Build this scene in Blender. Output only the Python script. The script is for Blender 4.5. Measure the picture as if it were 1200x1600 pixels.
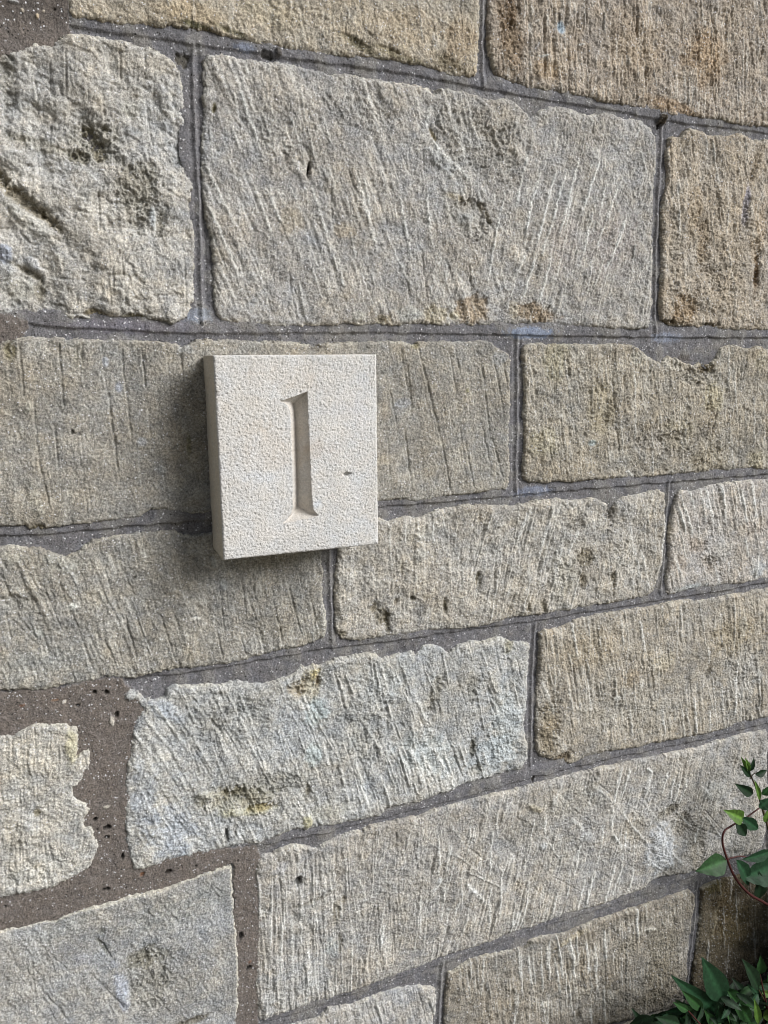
import bpy, math, random
import numpy as np
from mathutils import Vector, Matrix

# ------------------------------------------------------------------ camera, sky, sun, exposure
for o in list(bpy.data.objects): bpy.data.objects.remove(o)
SC = bpy.context.scene
C = SC.collection
FPX = 1202.0
PITCH = math.atan(232/FPX)
PSI = math.atan(1202/(3000*math.cos(PITCH)))
D, H = 0.80, 1.45
cam_d = bpy.data.cameras.new('camera'); cam = bpy.data.objects.new('camera', cam_d); C.objects.link(cam)
cam.location = (0, -D, H)
cam.rotation_euler = (math.radians(90)-PITCH, 0, -PSI)
cam_d.sensor_fit = 'HORIZONTAL'; cam_d.sensor_width = 24.0; cam_d.lens = 24.0*FPX/1200
cam_d.clip_start = 0.02; cam_d.clip_end = 3000
SC.camera = cam

SUN_DIR = Vector((0.80, -0.80, 0.72)).normalized()      # from the wall towards the light
elev = math.asin(SUN_DIR.z); azi = math.atan2(SUN_DIR.x, SUN_DIR.y)
w = bpy.data.worlds.new("World"); SC.world = w; w.use_nodes = True
nt = w.node_tree; nt.nodes.clear()
out = nt.nodes.new('ShaderNodeOutputWorld'); bg = nt.nodes.new('ShaderNodeBackground')
sky = nt.nodes.new('ShaderNodeTexSky'); sky.sky_type = 'NISHITA'; sky.sun_disc = False
sky.sun_elevation = elev; sky.sun_rotation = azi
sky.dust_density = 1.5; sky.air_density = 1.0; sky.ozone_density = 1.0
hs = nt.nodes.new('ShaderNodeHueSaturation'); hs.inputs['Saturation'].default_value = 0.35
nt.links.new(sky.outputs[0], hs.inputs['Color']); nt.links.new(hs.outputs[0], bg.inputs[0])
bg.inputs[1].default_value = 0.066
nt.links.new(bg.outputs[0], out.inputs[0])
sd = bpy.data.lights.new('sun', 'SUN'); sun = bpy.data.objects.new('sun', sd); C.objects.link(sun)
sd.energy = 4.1; sd.angle = math.radians(34); sd.color = (1.0, 0.99, 0.982)
sun.location = (2, -3, 4); sun.rotation_euler = SUN_DIR.to_track_quat('Z', 'Y').to_euler()
SC.view_settings.view_transform = 'Standard'; SC.view_settings.look = 'None'
SC.view_settings.exposure = 0.0; SC.view_settings.gamma = 1.0; SC.view_settings.use_curve_mapping = False
SC.cycles.pixel_filter_type = 'BLACKMAN_HARRIS'; SC.cycles.filter_width = 1.05
SC.render.resolution_x = 768; SC.render.resolution_y = 1024

# ------------------------------------------------------------------ wall coordinates of points measured in the photograph
_sp, _cp, _sy, _cy = math.sin(PITCH), math.cos(PITCH), math.sin(PSI), math.cos(PSI)
def at(x, y, t=0.0):
    """X, Z on the plane t metres in front of the wall face."""
    a = (x-600)/FPX; b = -(y-800)/FPX
    dx = _sy*_cp + a*_cy + b*_sy*_sp
    dy = _cy*_cp - a*_sy + b*_cy*_sp
    dz = -_sp + b*_cp
    k = (D-t)/dy
    return dx*k, H+dz*k
def p3(x, y, t):
    X, Z = at(x, y, t); return Vector((X, -t, Z))
def RR(y, x=1340): return (x, 568+(y-568)*(3600-x)/2400)
def desat(c, k=.62):
    l = float(c[0]*.3+c[1]*.6+c[2]*.1); return (l+(c-l)*k).astype(np.float32)
def srgb(r, g, b):
    f = lambda c: (c/12.92 if c <= .04045 else ((c+.055)/1.055)**2.4)
    return np.array([f(r/255), f(g/255), f(b/255)], dtype=np.float32)

# ------------------------------------------------------------------ noise
_rs = np.random.RandomState(7)
PERM = _rs.permutation(4096).astype(np.int32)
ANG = (_rs.rand(4096)*2*np.pi)
GX = np.cos(ANG).astype(np.float32); GY = np.sin(ANG).astype(np.float32)
def perlin(x, y, seed=0):
    x = x.astype(np.float32); y = y.astype(np.float32)
    xi = np.floor(x).astype(np.int32); yi = np.floor(y).astype(np.int32)
    fx = x-xi; fy = y-yi
    u = fx*fx*fx*(fx*(fx*6-15)+10); v = fy*fy*fy*(fy*(fy*6-15)+10)
    def h(i, j): return PERM[(PERM[(i+seed*131) & 4095]+j*7+seed*17) & 4095]
    def g(i, j, dx, dy):
        k = h(i, j); return GX[k]*dx+GY[k]*dy
    a = g(xi, yi, fx, fy); b = g(xi+1, yi, fx-1, fy); c = g(xi, yi+1, fx, fy-1); d = g(xi+1, yi+1, fx-1, fy-1)
    return (a+u*(b-a)+v*((c+u*(d-c))-(a+u*(b-a))))*1.5
def fbm(x, y, s, octv=4, gain=.5, seed=0):
    r = 0; amp = 1; f = 1.0/s
    for i in range(octv):
        r = r+amp*perlin(x*f+17.3*i, y*f-9.1*i, seed+i); amp *= gain; f *= 2.03
    return r
def sstep(a, b, x):
    t = np.clip((x-a)/(b-a), 0, 1); return t*t*(3-2*t)

def poly_sdf(X, Z, P):
    """signed distance, positive inside"""
    d = np.full(X.shape, 1e9, np.float32); inside = np.zeros(X.shape, bool)
    n = len(P)
    for i in range(n):
        ax, az = P[i]; bx, bz = P[(i+1) % n]
        ex, ez = bx-ax, bz-az; L = ex*ex+ez*ez+1e-12
        wx = X-ax; wz = Z-az
        t = np.clip((wx*ex+wz*ez)/L, 0, 1)
        d = np.minimum(d, (wx-ex*t)**2+(wz-ez*t)**2)
        if az != bz:
            c = ((az > Z) != (bz > Z)) & (X < (bx-ax)*(Z-az)/(bz-az)+ax)
            inside ^= c
    d = np.sqrt(d)
    return np.where(inside, d, -d).astype(np.float32)

# ------------------------------------------------------------------ objects
def tag(o, label=None, cat=None, group=None, kind=None):
    if label: o['label'] = label
    if cat: o['category'] = cat
    if group: o['group'] = group
    if kind: o['kind'] = kind
    return o
def link(name, me, mat, parent=None):
    o = bpy.data.objects.new(name, me); C.objects.link(o)
    if mat: me.materials.append(mat)
    if parent: o.parent = parent
    return o
def mesh_from(name, V, F, smooth=True, col=None):
    me = bpy.data.meshes.new(name)
    V = np.ascontiguousarray(V, np.float32); F = np.ascontiguousarray(F, np.int32)
    me.vertices.add(len(V)); me.vertices.foreach_set('co', V.ravel())
    me.loops.add(F.size); me.loops.foreach_set('vertex_index', F.ravel())
    k = F.shape[1]
    me.polygons.add(len(F)); me.polygons.foreach_set('loop_start', np.arange(0, F.size, k, dtype=np.int32))
    me.polygons.foreach_set('loop_total', np.full(len(F), k, np.int32))
    me.polygons.foreach_set('use_smooth', np.full(len(F), smooth, bool))
    if col is not None:
        ca = me.color_attributes.new('Col', 'FLOAT_COLOR', 'POINT')
        c4 = np.ones((len(V), 4), np.float32); c4[:, :3] = col; ca.data.foreach_set('color', c4.ravel())
    me.update(calc_edges=True)
    return me
def grid_mesh(name, X, Z, Y, keep, col=None):
    """faces of a regular grid whose four corners are kept; wound to face -Y"""
    q = keep[:-1, :-1] & keep[1:, :-1] & keep[:-1, 1:] & keep[1:, 1:]
    nz, nx = X.shape
    used = np.zeros(X.shape, bool)
    used[:-1, :-1] |= q; used[1:, :-1] |= q; used[:-1, 1:] |= q; used[1:, 1:] |= q
    idx = np.full(X.shape, -1, np.int32); idx[used] = np.arange(used.sum(), dtype=np.int32)
    a = idx[:-1, :-1][q]; b = idx[:-1, 1:][q]; c = idx[1:, 1:][q]; d = idx[1:, :-1][q]
    V = np.stack([X[used], Y[used], Z[used]], 1)
    return mesh_from(name, V, np.stack([a, b, c, d], 1), True, None if col is None else col[used])

# ------------------------------------------------------------------ materials
def new_mat(name):
    m = bpy.data.materials.new(name); m.use_nodes = True
    n = m.node_tree.nodes; l = m.node_tree.links; n.clear()
    o = n.new('ShaderNodeOutputMaterial'); b = n.new('ShaderNodeBsdfPrincipled'); l.new(b.outputs[0], o.inputs[0])
    return m, n, l, b
def noise(n, l, co, scale, detail=2, rough=.6):
    t = n.new('ShaderNodeTexNoise'); t.inputs['Scale'].default_value = scale
    t.inputs['Detail'].default_value = detail; t.inputs['Roughness'].default_value = rough
    l.new(co, t.inputs['Vector']); return t.outputs['Fac']
def ramp(n, l, fac, stops):
    r = n.new('ShaderNodeValToRGB'); r.color_ramp.elements[0].position = stops[0][0]; r.color_ramp.elements[0].color = stops[0][1]
    r.color_ramp.elements[1].position = stops[-1][0]; r.color_ramp.elements[1].color = stops[-1][1]
    for p, c in stops[1:-1]:
        e = r.color_ramp.elements.new(p); e.color = c
    l.new(fac, r.inputs[0]); return r.outputs[0]
def mixc(n, l, mode, fac, a, b):
    m = n.new('ShaderNodeMix'); m.data_type = 'RGBA'; m.blend_type = mode
    if isinstance(fac, float): m.inputs[0].default_value = fac
    else: l.new(fac, m.inputs[0])
    for s, v in ((6, a), (7, b)):
        if isinstance(v, tuple): m.inputs[s].default_value = v
        else: l.new(v, m.inputs[s])
    return m.outputs[2]
def g4(v, a=1): return (v, v, v, a)
def grainy(name, speck=(.62, 1.38), bump1=.6, bump2=.5, sparkle=0., dark=.0, scale1=420, scale2=1000, rough=.92, sp2v=(.68, 1.32)):
    m, n, l, b = new_mat(name)
    tc = n.new('ShaderNodeTexCoord').outputs['Object']
    at_ = n.new('ShaderNodeAttribute'); at_.attribute_name = 'Col'
    n1 = noise(n, l, tc, scale1, 2, .7); n2 = noise(n, l, tc, scale2, 1, .5); n3 = noise(n, l, tc, 60, 3, .6)
    sp = ramp(n, l, n1, [(.30, g4(speck[0])), (.5, g4(1.0)), (.72, g4(speck[1]))])
    col = mixc(n, l, 'MULTIPLY', 1.0, at_.outputs['Color'], sp)
    sp2 = ramp(n, l, n2, [(.3, g4(sp2v[0])), (.7, g4(sp2v[1]))]); col = mixc(n, l, 'MULTIPLY', 1.0, col, sp2)
    warm = ramp(n, l, n3, [(.35, (1.02, 1.0, .97, 1)), (.65, (.985, 1.0, 1.02, 1))]); col = mixc(n, l, 'MULTIPLY', 1.0, col, warm)
    if dark or sparkle:
        v = n.new('ShaderNodeTexVoronoi'); v.inputs['Scale'].default_value = 850; l.new(tc, v.inputs['Vector'])
        sep = n.new('ShaderNodeSeparateColor'); l.new(v.outputs['Color'], sep.inputs[0])
        if sparkle:
            f = ramp(n, l, sep.outputs[0], [(1-sparkle-.01, g4(0)), (1-sparkle, g4(1))])
            col = mixc(n, l, 'MIX', f, col, (.62, .62, .64, 1))
        if dark:
            f = ramp(n, l, sep.outputs[1], [(1-dark-.01, g4(0)), (1-dark, g4(1))])
            col = mixc(n, l, 'MIX', f, col, (.03, .028, .026, 1))
    l.new(col, b.inputs['Base Color'])
    b.inputs['Roughness'].default_value = rough
    b.inputs['Specular IOR Level'].default_value = .25
    bm1 = n.new('ShaderNodeBump'); bm1.inputs['Distance'].default_value = .0012; bm1.inputs['Strength'].default_value = bump1
    l.new(n1, bm1.inputs['Height'])
    bm2 = n.new('ShaderNodeBump'); bm2.inputs['Distance'].default_value = .0005; bm2.inputs['Strength'].default_value = bump2
    l.new(n2, bm2.inputs['Height']); l.new(bm1.outputs[0], bm2.inputs['Normal'])
    l.new(bm2.outputs[0], b.inputs['Normal'])
    return m
M_STONE = grainy('weathered_sandstone', speck=(.58, 1.42), bump1=1.0, bump2=.9, sparkle=.012)
M_MORTAR = grainy('sand_mortar', speck=(.72, 1.28), bump1=.8, bump2=.6, sparkle=.012, dark=.01, scale1=520)
M_PLAQUE = grainy('pale_limestone', speck=(.86, 1.08), bump1=.8, bump2=.8, scale1=360, scale2=850, sp2v=(.86, 1.1))
M_SOIL = grainy('soil', speck=(.5, 1.5), bump1=1, bump2=1, scale1=90, scale2=400)

# ------------------------------------------------------------------ the photographed stones (outline and marks in photo pixels)
# auto strokes: (n, x0,y0,x1,y1, angle from vertical (+ leans right), spread, length px, width px, depth mm (+ groove, - ridge), whiteness)
# blobs: (cx, cy, rx, ry, rot, colour or None, colour strength, depth mm (+ hollow), roughness mm)
S = []
def stone(name, poly, **k):
    k['poly'] = poly; k['label'] = name; S.append(k)

stone('honey coloured block at the top left of the wall', [(102,-330),(104,0),(108,12),(112,26),(140,28),(160,32),(185,38),(205,36),(225,38),(250,40),(270,38),(300,42),(330,46),(350,54),(375,60),(400,66),(440,72),(455,76),(490,82),(520,85),(550,88),(580,88),(610,92),(640,98),(665,102),(690,110),(710,118),(735,120),(745,115),(748,90),(750,50),(752,0),(750,-163)],
  col=(176,160,124), sat=.44, ang=-10, tool=(.5,9), rough=1.1,
  blobs=[(300,20,60,18,0,(190,166,124),.5,0,.2),(305,38,26,5,8,(92,92,48),.8,1.5,.6),(365,50,30,5,14,(96,92,52),.7,1,.5),(560,68,50,8,20,(96,90,52),.6,2.5,1.2),(620,85,50,6,10,(110,100,60),.6,1,.8),(700,100,30,12,10,(96,84,48),.6,2,1),
         (640,40,70,30,0,(176,152,112),.4,0,.6),(420,20,60,25,0,(170,154,116),.4,.5,.5),(720,60,30,40,0,(168,140,98),.4,0,.5)],
  auto=[(26,110,0,745,110,-8,8,38,3,.55,.12),(12,110,-20,745,100,-10,10,50,3,-.4,.35)],
  strokes=[(517,0,520,60,4,.7,0),(575,50,590,68,5,1.5,0),(590,70,625,82,5,1.5,0),(540,20,538,70,4,.6,0),(720,5,722,50,4,.7,0),(255,0,250,30,3,.5,0)])
stone('block above the dark mortar patch', [(-170,-400),(86,-334),(84,-14),(40,-4),(22,1),(10,-3),(-170,-8)], col=(172,164,144), ang=-3, tool=(.6,10), rough=1.4, blobs=[], auto=[], strokes=[])
stone('brown ribbed block at the top right of the wall', [(764,-155),(765,0),(762,30),(765,60),(766,80),(770,95),(775,115),(790,122),(810,130),(830,138),(860,140),(890,145),(920,150),(940,158),(970,162),(1000,166),(1020,172),(1040,176),(1060,180),(1080,180),(1100,184),(1130,187),(1150,192),(1175,196),(1200,198),RR(198),(1340,-30)],
  col=(170,150,120), sat=.44, ang=-2, tool=(1.15,8), rough=1.6,
  blobs=[(800,70,24,55,0,(132,106,70),.55,2,1),(790,20,22,30,0,(124,98,64),.6,1.5,1),(877,43,9,10,0,(150,172,190),.95,.8,.2),(1100,90,40,40,0,(190,152,98),.4,0,.8),(1000,70,60,40,0,(176,150,112),.3,0,.8),
         (860,110,30,14,0,(180,150,104),.5,0,.6),(1050,165,60,10,6,(176,140,90),.5,0,.6),(1150,30,30,30,0,(176,160,138),.4,0,.8)],
  auto=[(60,770,-20,1210,180,-2,4,60,3.2,1.1,.0),(34,770,0,1210,170,-3,5,50,2.6,-.7,.35)],
  strokes=[(850,20,852,125,5,1.6,0),(905,60,903,110,5,1.3,0),(975,0,978,30,4,1.3,0),(994,0,996,60,4,1.5,0),(1005,50,1008,140,5,1.8,0),(918,70,920,120,4,1.2,0),(1085,20,1090,70,4,1.2,0),(1170,40,1178,110,4,1.3,0),(840,87,858,86,1.6,-.3,1),(905,68,915,69,1.5,-.3,1),(1105,10,1120,50,3,1.2,0)])
stone('pale rough hewn block with a deep hollow at the left', [(-170,78),(0,78),(20,80),(40,72),(55,65),(80,70),(85,60),(100,55),(115,52),(130,54),(150,56),(180,62),(210,70),(235,76),(255,84),(270,94),(280,105),(285,125),(287,150),(290,165),(292,190),(290,210),(290,240),(297,265),(302,285),(300,300),(295,320),(300,345),(304,365),(305,390),(304,430),(303,465),(300,480),(290,495),(280,503),(270,505),(245,500),(225,498),(200,495),(165,497),(140,497),(110,498),(75,490),(60,497),(30,493),(10,492),(0,488),(-170,486)],
  col=(176,173,163), ang=-3, tool=(.6,12), rough=1.4, edge=5, big=2.4,
  blobs=[(10,120,16,50,0,(120,116,98),.4,4,1.2),(35,312,56,13,40,(122,108,66),.6,8,1.5),(82,345,26,9,50,(120,108,70),.6,6,1.5),(0,275,28,12,45,(120,106,64),.6,7,1.5),(150,222,50,40,20,(150,144,122),.4,5,1.6),(35,260,60,22,28,(186,184,178),.5,-4,.8),(50,350,60,14,38,(188,186,176),.5,-3,1),
         (140,205,16,12,30,(112,104,66),.6,5.5,1.2),(125,245,16,14,0,(120,110,76),.5,4,1.2),(155,235,14,20,0,(118,108,72),.6,5,1.5),(165,200,6,6,0,(110,100,60),.6,4,1),(60,225,60,12,10,(132,126,104),.5,3,1.6),(95,170,30,14,20,(184,180,168),.4,-2,1),
         (215,290,40,46,30,(136,130,110),.55,4,1.6),(215,340,18,28,10,(126,120,100),.4,4,1.2),(250,350,10,26,10,(130,124,104),.5,4,.8),(240,345,5,22,0,(192,198,200),.6,-2,.5),
         (8,395,12,14,0,(170,182,206),.7,-2,.6),(45,425,34,6,30,(128,120,98),.7,5,1),(62,455,10,22,0,(130,122,98),.6,4,1),(25,450,34,26,0,(180,176,160),.5,-4,.8),(50,410,24,10,30,(184,190,200),.6,-2,.8),
         (150,490,22,7,10,(120,106,66),.8,4,.8),(210,494,22,5,5,(106,98,62),.8,4,.5),(280,100,8,10,0,(140,134,118),.4,4,.5),(135,320,20,40,15,(172,168,156),.4,-2,1),(205,170,16,16,0,(178,174,158),.5,-1.5,.6)],
  auto=[(8,60,80,280,250,-2,3,45,3,.7,0),(10,140,380,290,490,-6,4,50,3.5,.8,.1),(8,40,200,290,400,-25,15,40,4,-.7,.3)],
  strokes=[(102,85,104,150,4,1.5,0),(78,95,79,150,3.5,1.1,0),(55,120,60,180,4,1.2,0),(60,180,75,186,3,.9,0),(187,80,188,130,4,1.5,0),(225,85,226,120,3,1,0),(160,140,163,190,3,.9,0),(153,290,156,360,4,1.4,0),(168,430,174,480,3.5,1.2,0),(190,400,197,480,3.5,1.2,0),(227,150,240,230,3,1,0),(120,460,121,475,3,1,0)])
stone('long pale block scored with diagonal chisel lines above the plaque', [(325,85),(345,84),(370,88),(400,92),(420,96),(440,95),(470,102),(490,106),(520,115),(540,112),(565,120),(590,122),(600,125),(630,130),(650,132),(665,135),(675,140),(690,136),(710,140),(730,143),(745,148),(760,155),(780,155),(795,152),(803,158),(815,165),(825,178),(832,182),(845,172),(860,165),(880,165),(900,172),(920,180),(935,178),(950,175),(960,178),(975,185),(990,183),(1005,187),(1015,195),(1022,205),(1028,215),(1028,240),(1026,260),(1022,290),(1022,330),(1021,370),(1021,400),(1020,430),(1020,470),(1018,495),(1015,512),(990,515),(960,514),(940,512),(915,510),(885,510),(875,508),(860,506),(840,506),(800,507),(760,508),(720,507),(690,508),(660,505),(640,507),(610,508),(590,505),(560,508),(545,506),(520,508),(480,509),(450,510),(420,508),(400,505),(380,505),(360,503),(345,500),(338,490),(335,470),(334,440),(333,400),(330,370),(322,340),(318,310),(316,280),(315,250),(316,210),(318,170),(318,130),(317,95)],
  col=(166,162,153), ang=-17, ang2=(12,790,120), tool=(1.0,9.5), rough=1.1,
  blobs=[(455,345,22,28,0,(186,170,138),.45,0,.2),(540,360,20,12,0,(186,168,136),.5,0,.2),(520,290,14,16,0,(184,176,158),.4,-.5,.2),(483,265,3.6,14,5,(40,34,20),.9,12,0),(470,258,12,10,20,(172,170,164),.4,2,.3),(450,240,12,16,10,(138,134,124),.35,2,.8),
         (335,168,4,10,10,(110,102,62),.8,4,.3),(735,222,56,50,0,(156,152,140),.35,1.3,11.2),(733,337,36,29,28,(166,162,150),.4,3.4,10.6),(715,308,26,7,8,(126,112,70),.6,.5,.6),(760,332,5,24,-35,(124,110,72),.5,.3,.3),(700,330,5,26,-15,(184,180,168),.5,-1.5,.4),(730,345,14,12,0,(178,178,174),.5,-2,.5),
         (678,212,4,14,-30,(112,100,62),.8,3.5,.3),(695,255,44,14,42,(180,182,180),.5,-2,.6),(682,492,26,16,0,(186,172,136),.6,1,.8),(740,486,34,22,0,(168,142,102),.7,2.5,1.2),(712,493,10,8,0,(196,186,150),.6,0,.6),(835,491,46,16,8,(146,120,78),.7,3,1.2),(803,486,10,16,0,(196,186,164),.6,-1,.6),
         (600,500,18,8,0,(128,112,68),.6,3,.6),(560,494,12,8,0,(196,192,176),.5,-1,.4),(680,142,9,6,0,(110,106,98),.8,4,.3),(960,380,50,50,0,(172,158,148),.35,0,.1),(880,380,30,50,10,(176,160,148),.3,0,.1),(990,450,30,50,0,(164,160,152),.3,0,.2),
         (795,240,20,60,0,(150,146,130),.2,1,1.2),(498,188,4,7,0,(120,116,104),.6,2,.2),(640,490,30,12,0,(176,182,178),.4,0,.4),(420,200,50,40,0,(150,148,142),.35,.6,.7),(560,170,70,30,0,(152,149,143),.35,.5,.9)],
  auto=[(34,325,110,640,500,-16,7,55,3,.5,.1),(34,325,110,660,500,-15,7,60,2.6,-.5,.4),(20,650,380,1010,500,8,5,50,2.4,-.4,.35),(16,870,170,1015,320,-30,12,40,2.4,.5,.1),(14,620,250,700,500,-5,4,50,2.6,.5,.1),(14,780,190,1000,480,13,4,70,3,.5,0)],
  strokes=[(375,145,405,225,5,-.9,.6),(360,185,374,232,5,-.7,.4),(318,250,362,345,5,-.9,.5),(325,322,372,425,6,-.9,.5),(332,365,352,420,5,.8,.2),(398,292,425,370,4,-.9,.6),(415,294,440,350,4,-.9,.6),(440,350,462,405,4,.9,0),(487,290,512,370,4,-.9,.6),(510,370,530,430,4,-.8,.5),(476,292,482,322,4,-.8,.4),
           (545,268,560,312,6,1.5,0),(556,272,590,395,5,-1,.6),(565,275,580,340,5,-.8,.6),(517,298,520,348,4,1.1,0),(625,310,642,400,4,-.9,.6),(667,300,675,390,4,-.9,.6),(660,395,667,470,3.5,1.4,0),(733,410,738,460,3.5,1.3,0),(637,440,641,485,3,1,0),(452,425,464,500,4,1.2,0),(468,440,478,500,4,-.8,.4),(505,180,518,230,4,-.8,.4),(455,185,468,225,4,-.7,.4),(530,410,536,450,4,-.8,.5),
           (672,165,665,205,5,-.9,.6),(660,205,745,292,8,-.8,.5),(680,195,692,162,4,1,0),
           (823,240,805,330,3.5,-1,.8),(845,265,818,370,3.5,-1,.8),(868,270,838,380,3.5,-1.1,.85),(885,268,862,350,3.5,-1,.8),(862,350,845,400,3,-.9,.7),(905,250,872,372,3.5,-1.1,.8),(937,250,908,335,3.5,-1.1,.85),(897,295,880,370,3,-.8,.6),(925,332,912,400,3.5,-1,.8),(946,288,935,340,3,-.8,.6),(967,290,945,348,3.5,-1,.8),(945,348,932,390,3,-.8,.6),(980,338,958,400,4,-1.3,1),(958,400,944,425,3,-1,.7),(790,300,770,380,3,-.8,.5),(775,360,762,440,3,-.9,.6),
           (835,402,816,470,4,-1.1,.8),(860,402,842,475,4,-1.1,.8),(820,398,800,440,4,-1,.7),(945,402,925,450,3,-.8,.5),(955,300,965,340,3,.8,0),(982,250,992,320,3,.7,0),(1000,230,1018,300,3,-.8,.5),(925,190,926,210,3,1.4,0)])
stone('warm buff block at the right edge of the second course', [(1046,215),(1055,212),(1063,215),(1070,205),(1080,200),(1095,203),(1110,210),(1135,212),(1145,210),(1160,208),(1170,213),(1180,218),(1200,217),RR(217),RR(515),(1200,515),(1175,515),(1150,515),(1125,513),(1110,510),(1095,512),(1080,508),(1060,510),(1045,508),(1035,500),(1033,480),(1035,440),(1036,400),(1036,370),(1035,340),(1037,320),(1042,300),(1045,270),(1043,240)],
  col=(176,158,126), sat=.44, ang=-5, tool=(.7,11), rough=1.7,
  blobs=[(1085,330,14,40,0,(184,158,116),.4,0,.8),(1165,320,6,30,4,(164,160,176),.7,3,.8),(1165,345,16,22,0,(170,162,150),.4,1,1),(1185,425,7,30,0,(112,84,44),.8,6,1),(1070,480,24,24,0,(150,118,66),.6,3,1.8),(1100,380,12,36,0,(150,124,82),.5,3,1.2),(1050,505,20,5,0,(84,66,32),.8,4,.5),(1110,508,20,5,0,(84,66,32),.8,4,.5),
         (1130,440,40,50,0,(176,160,136),.5,-1,2),(1055,400,16,60,0,(172,160,140),.4,0,1),(1180,260,5,22,15,(110,92,58),.6,3,.6),(1185,370,14,40,0,(186,158,116),.4,0,.8)],
  auto=[(16,1040,210,1200,400,-8,5,60,3.2,1,0),(12,1040,210,1200,500,-6,6,50,3,-.7,.3)],
  strokes=[(1078,205,1086,260,4,1.4,0),(1086,260,1097,305,4,1.4,0),(1120,300,1130,350,3.5,1.3,0),(1112,215,1125,290,3.5,-.9,.4),(1190,240,1178,275,4,1.5,0),(1060,280,1062,380,4,-.8,.4)])
stone('grey block with long vertical scores behind the plaque', [(-170,540),(0,535),(15,530),(30,527),(50,525),(75,528),(95,526),(105,532),(120,528),(140,530),(165,530),(200,531),(230,532),(255,535),(275,537),(285,542),(295,538),(310,530),(325,530),(340,532),(360,530),(400,533),(440,533),(470,536),(490,540),(510,536),(540,535),(575,534),(610,533),(635,535),(648,540),(655,534),(700,533),(730,533),(760,532),(770,535),(780,545),(795,552),(798,560),(797,600),(798,650),(796,700),(798,740),(796,758),(790,765),(760,768),(740,772),(700,775),(675,780),(650,785),(630,780),(610,782),(590,784),(330,800),(310,805),(290,803),(255,797),(235,797),(215,810),(190,813),(155,816),(120,820),(85,824),(65,828),(50,828),(40,822),(0,824),(-170,836)],
  col=(154,149,134), ang=-6, sk=.72, tool=(.35,14), rough=.65, edge=3,
  blobs=[(15,550,12,18,0,(108,100,58),.7,4,1),(113,675,3,5,0,(40,36,30),.8,3,0),(122,678,5,4,0,(60,54,44),.7,2,0),(45,635,8,14,0,(172,168,150),.5,-2,.8),(55,780,12,34,-10,(168,164,148),.4,-2,.6),(33,672,4,14,0,(180,178,168),.5,-1,.3),(60,826,14,8,10,(104,92,58),.7,4,1),(165,565,6,10,0,(168,178,196),.5,0,.1),(186,605,7,9,0,(168,178,200),.5,0,.1),
         (222,690,9,8,0,(170,176,186),.5,0,.1),(253,735,9,8,0,(156,160,160),.5,0,.1),(123,560,10,24,0,(128,122,100),.4,1.5,.6),(290,545,14,9,0,(172,176,178),.4,0,.6),(730,610,4,4,0,(120,116,60),.7,0,.1),(630,630,14,8,0,(160,166,176),.5,0,.1),(648,540,8,6,0,(112,106,64),.7,2,.4),
         (604,640,8,18,0,(170,158,138),.4,0,0),(492,543,14,6,0,(120,112,100),.6,3,.8),(295,700,4,26,0,(110,104,40),.5,0,0),(0,740,30,30,0,(168,164,152),.3,-1,.4),(780,560,14,12,0,(158,164,170),.4,0,.5)],
  auto=[(22,0,540,300,810,-5,3,70,3.4,.7,0),(14,0,540,300,810,-5,4,50,2.6,-.3,.25),(22,596,545,795,770,-9,3,60,3,.6,0),(10,596,545,795,770,-8,4,40,2.4,-.25,.2)],
  strokes=[(30,535,38,625,4,1.7,0),(92,535,96,590,4,1.7,0),(96,590,100,640,4,1.5,0),(120,540,121,568,5,1.6,0),(128,535,129,570,4,1.4,0),(100,582,132,584,3,1,.2),(190,548,195,600,4,1.5,0),(158,535,166,610,3.5,1.2,0),(169,612,177,680,5,2,0),(177,680,185,740,5,1.9,0),(196,600,207,700,4,1.6,0),(222,548,228,612,4.5,1.7,0),(230,625,236,695,3.5,1.1,0),(52,625,60,720,4.5,1.7,0),(60,720,80,800,4.5,1.7,0),(85,665,92,745,4,1.5,0),(282,545,284,580,4,1.1,0),(208,702,236,704,2.6,.8,0),(137,750,142,795,3,1,0),(95,760,96,800,3,.8,0),
           (625,540,640,620,4.5,1.6,0),(636,570,645,640,3.5,1.2,0),(610,612,622,668,3.5,1.3,0),(605,680,612,770,3.5,1.2,0),(633,672,645,770,4,1.5,0),(653,540,690,690,4.5,1.8,0),(690,690,706,775,4,1.6,0),(702,545,713,612,3.5,1.3,0),(712,545,722,600,3,1,0),(746,545,757,600,4.5,1.6,0),(757,610,770,700,4,1.5,0),(770,558,788,650,3.8,1.4,0),(755,665,768,735,4,1.5,0),(767,670,788,755,3.5,1.3,0),(727,690,742,770,4,1.5,0),(785,560,795,620,3,1.2,0)])
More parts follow.
